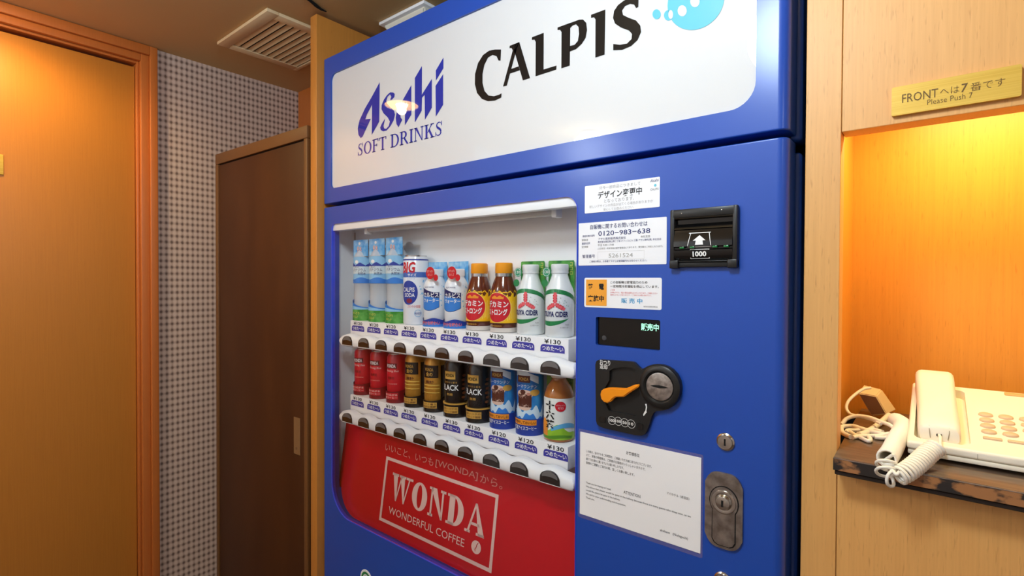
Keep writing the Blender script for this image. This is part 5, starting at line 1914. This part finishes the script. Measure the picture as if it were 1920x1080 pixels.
place(iced_coffee, (7, 8), 1, ('blue iced coffee can directly beside the black coffee cans',
                               'blue iced coffee can directly beside the tea bottle'))


def tea(label):
    t = thing('tea_bottle', label, 'bottle', group='drinks in the display window')
    r = 0.0300
    prof = [(0.0, 0.0), (r - 0.004, 0.0), (r - 0.001, 0.003), (r, 0.008), (r, 0.085), (r - 0.001, 0.092), (r - 0.006, 0.106), (0.017, 0.116), (0.0145, 0.120), (0.0145, 0.124)]
    MB().lathe(prof, TEA, seg=34).build('bottle', t, smooth=50)
    MB().lathe([(0.0, 0.1235), (0.0155, 0.1235), (0.0165, 0.125), (0.0162, 0.143), (0.0150, 0.145), (0.0, 0.145)], CAP_PALE, seg=26).build('cap', t, smooth=40)
    lw, l2, l3 = lathe_wrap(prof, 0.0005), lathe_wrap(prof, 0.0009), lathe_wrap(prof, 0.0013)
    A = PI * r
    mb = MB()
    mb.grid(-A, A, 0.006, 0.0865, lw, mat('tea_label', (236, 238, 232), rough=0.35), 44, 2)
    mb.grid(-A, A, 0.006, lambda s: 0.018 + 0.014 * math.sin(s * 45 + 1.2) + 0.004 * math.sin(s * 160), l2, LIME, 60, 2)
    mb.grid(-0.030, -0.012, 0.006, lambda s: 0.036 + 0.010 * math.sin((s + 0.03) / 0.018 * PI), l3, ORANGE_PRINT, 14, 2)
    mb.grid(-0.004, 0.050, lambda s: 0.024 + 0.006 * math.sin(s * 60), lambda s: 0.031 + 0.008 * math.sin(s * 60), l3, mat('tea_sky', (96, 176, 222), rough=0.4), 20)
    mb.grid(-0.040, 0.040, lambda s: 0.008 + 0.002 * math.sin(s * 80), lambda s: 0.014 + 0.002 * math.sin(s * 100), l3, mat('leaf_green', (90, 150, 40), rough=0.4), 30)
    l4 = lathe_wrap(prof, 0.0017)
    for ch, z_ in (('十', 0.0640), ('六', 0.0455), ('茶', 0.0270)):
        mb.text(ch, -0.017, 0.003, z_, z_ + 0.0175, l4, INK_BLACK, 0.03)
    mb.disc(0.0145, 0.0715, 0.0105, 0.0100, l3, INK_RED, 24, 3)
    mb.text('カフェイン', 0.0065, 0.0225, 0.0725, 0.0755, l4, INK_WHITE)
    mb.text('ゼロ', 0.0095, 0.0195, 0.0665, 0.0710, l4, INK_WHITE)
    mb.build('label', t)
    mb = MB()
    mb.box(-0.046, 0.0190, 0.0225, 0.0235, 0.060, 0.156, TEA_CARD)
    for k, ch in enumerate('十六素材'):
        mb.text(ch, 0.0100, 0.0160, 0.133 - 0.009 * k, 0.140 - 0.009 * k, front(0.0220), GREEN_PRINT)
    mb.build('back_card', t)
    return t


place(tea, (9,), 1, ('tea bottle with brown tea and white label at right end of lower shelf',))

# ------------------------------------------------------------------ telephone in the niche
tel = thing('telephone', 'cream push-button telephone with coiled cord on the niche shelf', 'telephone', (0.08, 0.17, SHELF_Z))
TO = Vector(tel.location)
PX0, PX1 = -0.0245, 0.185
PF, PB = 0.055, 0.285                      # front and back of the base
ZF, ZB = SHELF_Z + 0.0225, SHELF_Z + 0.0655  # top at front / back
ZL = SHELF_Z + 0.0055                      # underside
slope = (ZB - ZF) / (PB - PF)


def top_z(y):
    return ZF + slope * (y - PF)


def wedge(x0, x1, y0, y1, z0, m, w=0.003):
    bm = bmesh.new()
    v = [bm.verts.new(p) for p in ((x0, y0, z0), (x1, y0, z0), (x1, y1, z0), (x0, y1, z0), (x0, y0, top_z(y0)), (x1, y0, top_z(y0)), (x1, y1, top_z(y1)), (x0, y1, top_z(y1)))]
    for f in ((0, 3, 2, 1), (4, 5, 6, 7), (0, 1, 5, 4), (1, 2, 6, 5), (2, 3, 7, 6), (3, 0, 4, 7)):
        bm.faces.new([v[i] for i in f])
    bmesh.ops.bevel(bm, geom=bm.edges[:], offset=w, segments=4, profile=0.5, affect='EDGES')
    return bm


def child_fix(o):
    o.location = o.location - TO
    return o


base = MB().bm(wedge(PX0, PX1, PF, PB, ZL + 0.0065, CREAM, 0.0035), CREAM).build('base', tel)
# cradle for the handset, cut into the base
cb = bmesh.new()
cpts = rrect(-0.0175, 0.0395, 0.068, 0.268, 0.010, 5)
lo = [cb.verts.new((x, y, top_z(y) - 0.0125)) for x, y in cpts]
hi = [cb.verts.new((x, y, top_z(y) + 0.03)) for x, y in cpts]
cb.faces.new(lo[::-1])
cb.faces.new(hi)
for i in range(len(cpts)):
    j = (i + 1) % len(cpts)
    cb.faces.new((lo[i], lo[j], hi[j], hi[i]))
bmesh.ops.recalc_face_normals(cb, faces=cb.faces[:])
base.parent = None
boolean(base, [MB().bm(cb, CREAM).build('cutter')])
base.parent = tel
child_fix(base)
child_fix(MB().bbox(PX0 + 0.001, PX1 - 0.001, PF + 0.001, PB - 0.001, ZL, ZL + 0.0062, CREAM, 0.002, 2).build('underside', tel, smooth=30))
for fx, fy in ((0.0, 0.085), (0.16, 0.085), (0.0, 0.26), (0.16, 0.26)):
    child_fix(MB().lathe([(0.0, SHELF_Z + 0.0003), (0.007, SHELF_Z + 0.0003), (0.007, ZL), (0.0, ZL)], BLACK_GAP, c=(fx, fy, 0), seg=14).build('foot', tel))
# handset: rounded bar lying along the cradle, thick at both ends
bm = bmesh.new()
secs = [(0.088, 1.1180, 1.1368, 0.0205), (0.092, 1.1165, 1.1400, 0.0222), (0.115, 1.1215, 1.1470, 0.0226), (0.150, 1.1330, 1.1585, 0.0222), (0.190, 1.1425, 1.1715, 0.0224),
        (0.235, 1.1470, 1.1860, 0.0234), (0.252, 1.1480, 1.1905, 0.0236), (0.260, 1.1500, 1.1890, 0.0222)]
rings_ = []
for y_, zb_, zt_, hw_ in secs:
    xc = 0.0085 - (y_ - 0.09) * 0.034
    pts_ = []
    for (sx_, sz_) in ((-1, -1), (1, -1), (1, 1), (-1, 1)):
        for i in range(4):
            a = {(-1, -1): PI, (1, -1): 1.5 * PI, (1, 1): 0, (-1, 1): 0.5 * PI}[(sx_, sz_)] + 0.5 * PI * i / 3
            rr_ = 0.0075
            zz = (zb_ if sz_ < 0 else zt_) - sz_ * rr_ + rr_ * math.sin(a)
            crown = 0.0022 * (1 - ((sx_ * (hw_ - rr_) + rr_ * math.cos(a)) / hw_) ** 2) if sz_ > 0 else 0
            pts_.append(bm.verts.new((xc + sx_ * (hw_ - rr_) + rr_ * math.cos(a), y_, zz + crown)))
    rings_.append(pts_)
for A, B in zip(rings_, rings_[1:]):
    for i in range(16):
        bm.faces.new((A[i], A[(i + 1) % 16], B[(i + 1) % 16], B[i]))
bm.faces.new(rings_[0][::-1])
bm.faces.new(rings_[-1])
bmesh.ops.recalc_face_normals(bm, faces=bm.faces[:])
hs = MB().bm(bm, CREAM).build('handset', tel, smooth=50)
child_fix(hs)
GREY_LINE = mat('seam_grey', (150, 140, 124), rough=0.6)


def on_handset(o):
    o.location = -TO - hs.location
    return o


hs_off = Vector(hs.location)


def hchild(o):
    """child of the handset given in room coordinates"""
    o.location = -(TO + hs_off)
    return o


hs_off = Vector((0, 0, 0)) + hs.location
mb = MB()
cx_ = 0.0085
mb.tube([(cx_ - 0.010, 0.1060, 1.1412), (cx_ - 0.0105, 0.0965, 1.1415), (cx_ - 0.0105, 0.0895, 1.1390), (cx_ - 0.0102, 0.0872, 1.1330), (cx_ - 0.009, 0.0872, 1.1235)], 0.0004, GREY_LINE, 6)
mb.tube([(cx_ + 0.010, 0.1060, 1.1412), (cx_ + 0.0105, 0.0965, 1.1415), (cx_ + 0.0105, 0.0895, 1.1390), (cx_ + 0.0102, 0.0872, 1.1330), (cx_ + 0.009, 0.0872, 1.1235)], 0.0004, GREY_LINE, 6)
o = mb.build('cord_cover_seam', hs)
o.location = (0, 0, 0)
o = MB().bbox(cx_ - 0.0028, cx_ + 0.0028, 0.0866, 0.0885, 1.1268, 1.1300, BLACK_GAP, 0.0004, 1).build('cord_socket', hs)
# buttons
pl0, pln = Vector((0, PF, ZF)), Vector((0, -slope, 1)).normalized()
k00, k03 = at_plane(1848, 779, pl0, pln), at_plane(1858, 811.5, pl0, pln)
k10 = at_plane(1886, 784, pl0, pln)
kdx = k10.x - k00.x
kdy = (k03.y - k00.y) / 3
key0 = None
tilt = math.atan(slope)
for c_ in range(3):
    for r_ in range(4):
        x_, y_ = k00.x + kdx * c_, k00.y + kdy * r_
        if key0 is None:
            key0 = MB().lathe([(0.0, 0.0030), (0.0052, 0.0030), (0.0066, 0.0022), (0.0070, 0.0008), (0.0070, -0.0010)], CREAM_KEY, seg=20).build('key', tel, smooth=50)
            o = key0
        else:
            o = key0.copy()
            COL.objects.link(o)
            o.parent = tel
        o.location = Vector((x_, y_, top_z(y_))) - TO
        o.rotation_euler = (tilt, 0, 0)
        o.scale = (1.12, 0.95, 1)
kp = at_plane(1861, 824, pl0, pln)
for c_ in range(2):
    o = MB().bbox(-0.0092, 0.0092, -0.0030, 0.0030, -0.001, 0.0024, CREAM_KEY, 0.0012, 2).build('function_key', tel, smooth=40)
    o.location = Vector((kp.x + 0.0232 * c_, kp.y, top_z(kp.y))) - TO
    o.rotation_euler = (tilt, 0, 0)
ds = MB().bbox(-0.05, 0.05, -0.006, 0.004, -0.001, 0.0022, mat('card_strip', (226, 168, 110), rough=0.4), 0.0008, 1).build('name_card', tel)
o = ds
o.location = Vector((0.135, 0.272, top_z(0.272))) - TO
o.rotation_euler = (tilt, 0, 0)
ln = MB().box(0.0448, 0.0452, PF - 0.0002, PF + 0.03, ZL + 0.008, ZF - 0.003, GREY_LINE).build('panel_joint', tel)
child_fix(ln)


def catmull(P_, n_=12):
    P_ = [Vector(p) for p in P_]
    Q = [P_[0] * 2 - P_[1]] + P_ + [P_[-1] * 2 - P_[-2]]
    out = []
    for i in range(1, len(Q) - 2):
        for k in range(n_):
            t = k / n_
            a, b, c_, d = Q[i - 1], Q[i], Q[i + 1], Q[i + 2]
            out.append(0.5 * ((2 * b) + (c_ - a) * t + (2 * a - 5 * b + 4 * c_ - d) * t * t + (3 * b - a - 3 * c_ + d) * t ** 3))
    out.append(P_[-1])
    return out


def coil(path, R_, pitch, per=14):
    """helix of radius R_ around a smooth path"""
    P_ = catmull(path, 24)
    L = [0.0]
    for a, b in zip(P_, P_[1:]):
        L.append(L[-1] + (b - a).length)
    tot = L[-1]
    turns = tot / pitch
    n_ = int(turns * per)
    out = []
    nrm_ = (P_[1] - P_[0]).normalized().orthogonal().normalized()
    j = 0
    for i in range(n_ + 1):
        s = tot * i / n_
        while j < len(L) - 2 and L[j + 1] < s:
            j += 1
        t = (s - L[j]) / max(1e-9, L[j + 1] - L[j])
        p = P_[j].lerp(P_[j + 1], t)
        d0 = (P_[min(j + 1, len(P_) - 1)] - P_[max(j - 1, 0)]).normalized()
        d1 = (P_[min(j + 2, len(P_) - 1)] - P_[j]).normalized()
        d = d0.lerp(d1, t).normalized()
        nrm_ = (nrm_ - d * nrm_.dot(d)).normalized()
        b = d.cross(nrm_)
        a = 2 * PI * i / per
        out.append(p + (nrm_ * math.cos(a) + b * math.sin(a)) * R_)
    return out


R_C = 0.0098
pathA = [at(1757, 838, 1, 0.036), at(1742, 849, 1, 0.026), at(1718, 871, 1, 0.002), at(1699, 885, 1, -0.014), at(1684, 893, 1, -0.022)]
pathB = [at(1662, 868, 1, -0.010), at(1671, 847, 1, 0.022), at(1681, 826, 1, 0.072), at(1691, 806, 1, 0.130), at(1692, 796, 1, 0.165), at(1680, 788, 1, 0.200)]
for q in pathB:
    q.z = max(q.z, SHELF_Z + R_C + 0.0022)
lead = [Vector((cx_, 0.0875, 1.1285)), at(1763, 820, 1, 0.070), at(1763, 832, 1, 0.052), at(1764, 842, 1, 0.044)]
hA, hB = coil(pathA, R_C, 0.0045), coil(pathB, R_C, 0.0036)
join = coil([pathA[-1], at(1670, 896, 1, -0.024), at(1661, 886, 1, -0.021), pathB[0]], R_C, 0.0085)
join = [hA[-1]] + join[3:-3] + [hB[0]]
cordm = MB()
cordm.tube(catmull([lead[0], lead[1], lead[2], lead[3], hA[0]], 10), 0.0019, CORD, 8)
cordm.tube(hA, 0.0020, CORD, 6)
cordm.tube(catmull(join, 10), 0.0019, CORD, 8)
cordm.tube(hB, 0.0018, CORD, 6)
cd_ = cordm.build('coiled_cord', tel, smooth=60)
child_fix(cd_)

# plug-in adapter with its flat leads, leaning at the back of the shelf
ad = thing('phone_adapter', 'beige plug adapter with tangled cream leads left of the telephone', 'adapter', (-0.07, 0.26, SHELF_Z))
AO = Vector(ad.location)
fA = [at(x, y, 1, 0.262) for x, y in ((1608, 736.5), (1643, 742.5), (1663, 777), (1634, 780))]
bA = [at(x, y, 1, 0.300) for x, y in ((1619, 721.5), (1653.5, 730), (1681, 769), (1650, 772))]
for q in (fA[2], fA[3], bA[2], bA[3]):
    q.z = max(q.z, SHELF_Z + 0.002)
bm = bmesh.new()
v = [bm.verts.new(q) for q in fA + bA]
for f in ((0, 3, 2, 1), (4, 5, 6, 7), (0, 1, 5, 4), (1, 2, 6, 5), (2, 3, 7, 6), (3, 0, 4, 7)):
    bm.faces.new([v[i] for i in f])
bmesh.ops.recalc_face_normals(bm, faces=bm.faces[:])
bmesh.ops.bevel(bm, geom=bm.edges[:], offset=0.0015, segments=2, affect='EDGES')
o = MB().bm(bm, ADAPTER).build('adapter_box', ad, smooth=30)
o.location = -AO
cen = sum(fA, Vector()) / 4
fp = [cen + (q - cen) * 0.88 + Vector((0, -0.0008, 0)) for q in fA]
o = MB().add([q for q in fp] + [q + Vector((0, 0.0006, 0)) for q in fp], [(0, 3, 2, 1), (4, 5, 6, 7), (0, 1, 5, 4), (1, 2, 6, 5), (2, 3, 7, 6), (3, 0, 4, 7)],
             mat('adapter_brown', (122, 84, 56), rough=0.5)).build('rating_plate', ad)
o.location = -AO


def lead_cable(name, spec, r=0.0026):
    pts_ = []
    for x, y, ax, val in spec:
        q = at(x, y, ax, val)
        q.z = max(q.z, SHELF_Z + r + 0.0004)
        q.x = max(q.x, -0.117 + r + 0.001) if q.y > WY + 0.03 else max(q.x, NX0 + r + 0.001)
        pts_.append(q)
    o_ = MB().tube(catmull(pts_, 10), r, CORD, 8).build(name, ad, smooth=60)
    o_.location = -AO
    return o_


S1 = SHELF_Z
lead_cable('lead', ((1632, 727, 1, 0.262), (1618, 730, 1, 0.250), (1603, 740, 1, 0.235), (1591, 752, 1, 0.22), (1587, 765, 1, 0.21), (1594, 776, 1, 0.20), (1612, 781, 1, 0.19), (1635, 787, 1, 0.18), (1652, 795, 1, 0.165)), 0.0024)
lead_cable('lead', ((1667, 778, 1, 0.255), (1656, 788, 1, 0.225), (1644, 800, 1, 0.195), (1634, 811, 1, 0.165), (1622, 822, 1, 0.135), (1610, 829, 1, 0.12)), 0.0042)
lead_cable('lead', ((1578, 796, 1, 0.17), (1588, 785, 1, 0.18), (1606, 780, 1, 0.185), (1630, 783, 1, 0.18), (1652, 791, 1, 0.17), (1668, 797, 1, 0.16), (1678, 806, 1, 0.15), (1681, 816, 1, 0.13), (1668, 824, 1, 0.125)), 0.0030)
lead_cable('lead', ((1595, 836, 1, 0.10), (1580, 828, 1, 0.115), (1577, 812, 1, 0.14), (1580, 802, 1, 0.155), (1598, 799, 1, 0.16), (1612, 803, 1, 0.15), (1628, 808, 1, 0.145), (1645, 812, 1, 0.14), (1660, 815, 1, 0.135)), 0.0036)
lead_cable('lead', ((1586, 822, 1, 0.125), (1590, 812, 1, 0.14), (1604, 807, 1, 0.145), (1622, 806, 1, 0.15), (1640, 806, 1, 0.155), (1655, 810, 1, 0.145)), 0.0030)
lead_cable('lead', ((1592, 814, 1, 0.135), (1602, 823, 1, 0.12), (1616, 830, 1, 0.105), (1628, 837, 1, 0.095), (1632, 830, 1, 0.105), (1629, 822, 1, 0.12)), 0.0030)
lead_cable('lead', ((1598, 835, 1, 0.10), (1612, 828, 1, 0.115), (1628, 820, 1, 0.125), (1648, 817, 1, 0.13), (1668, 813, 1, 0.135), (1676, 815, 1, 0.13), (1660, 821, 1, 0.125), (1640, 822, 1, 0.122)), 0.0032)
scene.cycles.transparent_max_bounces = 24
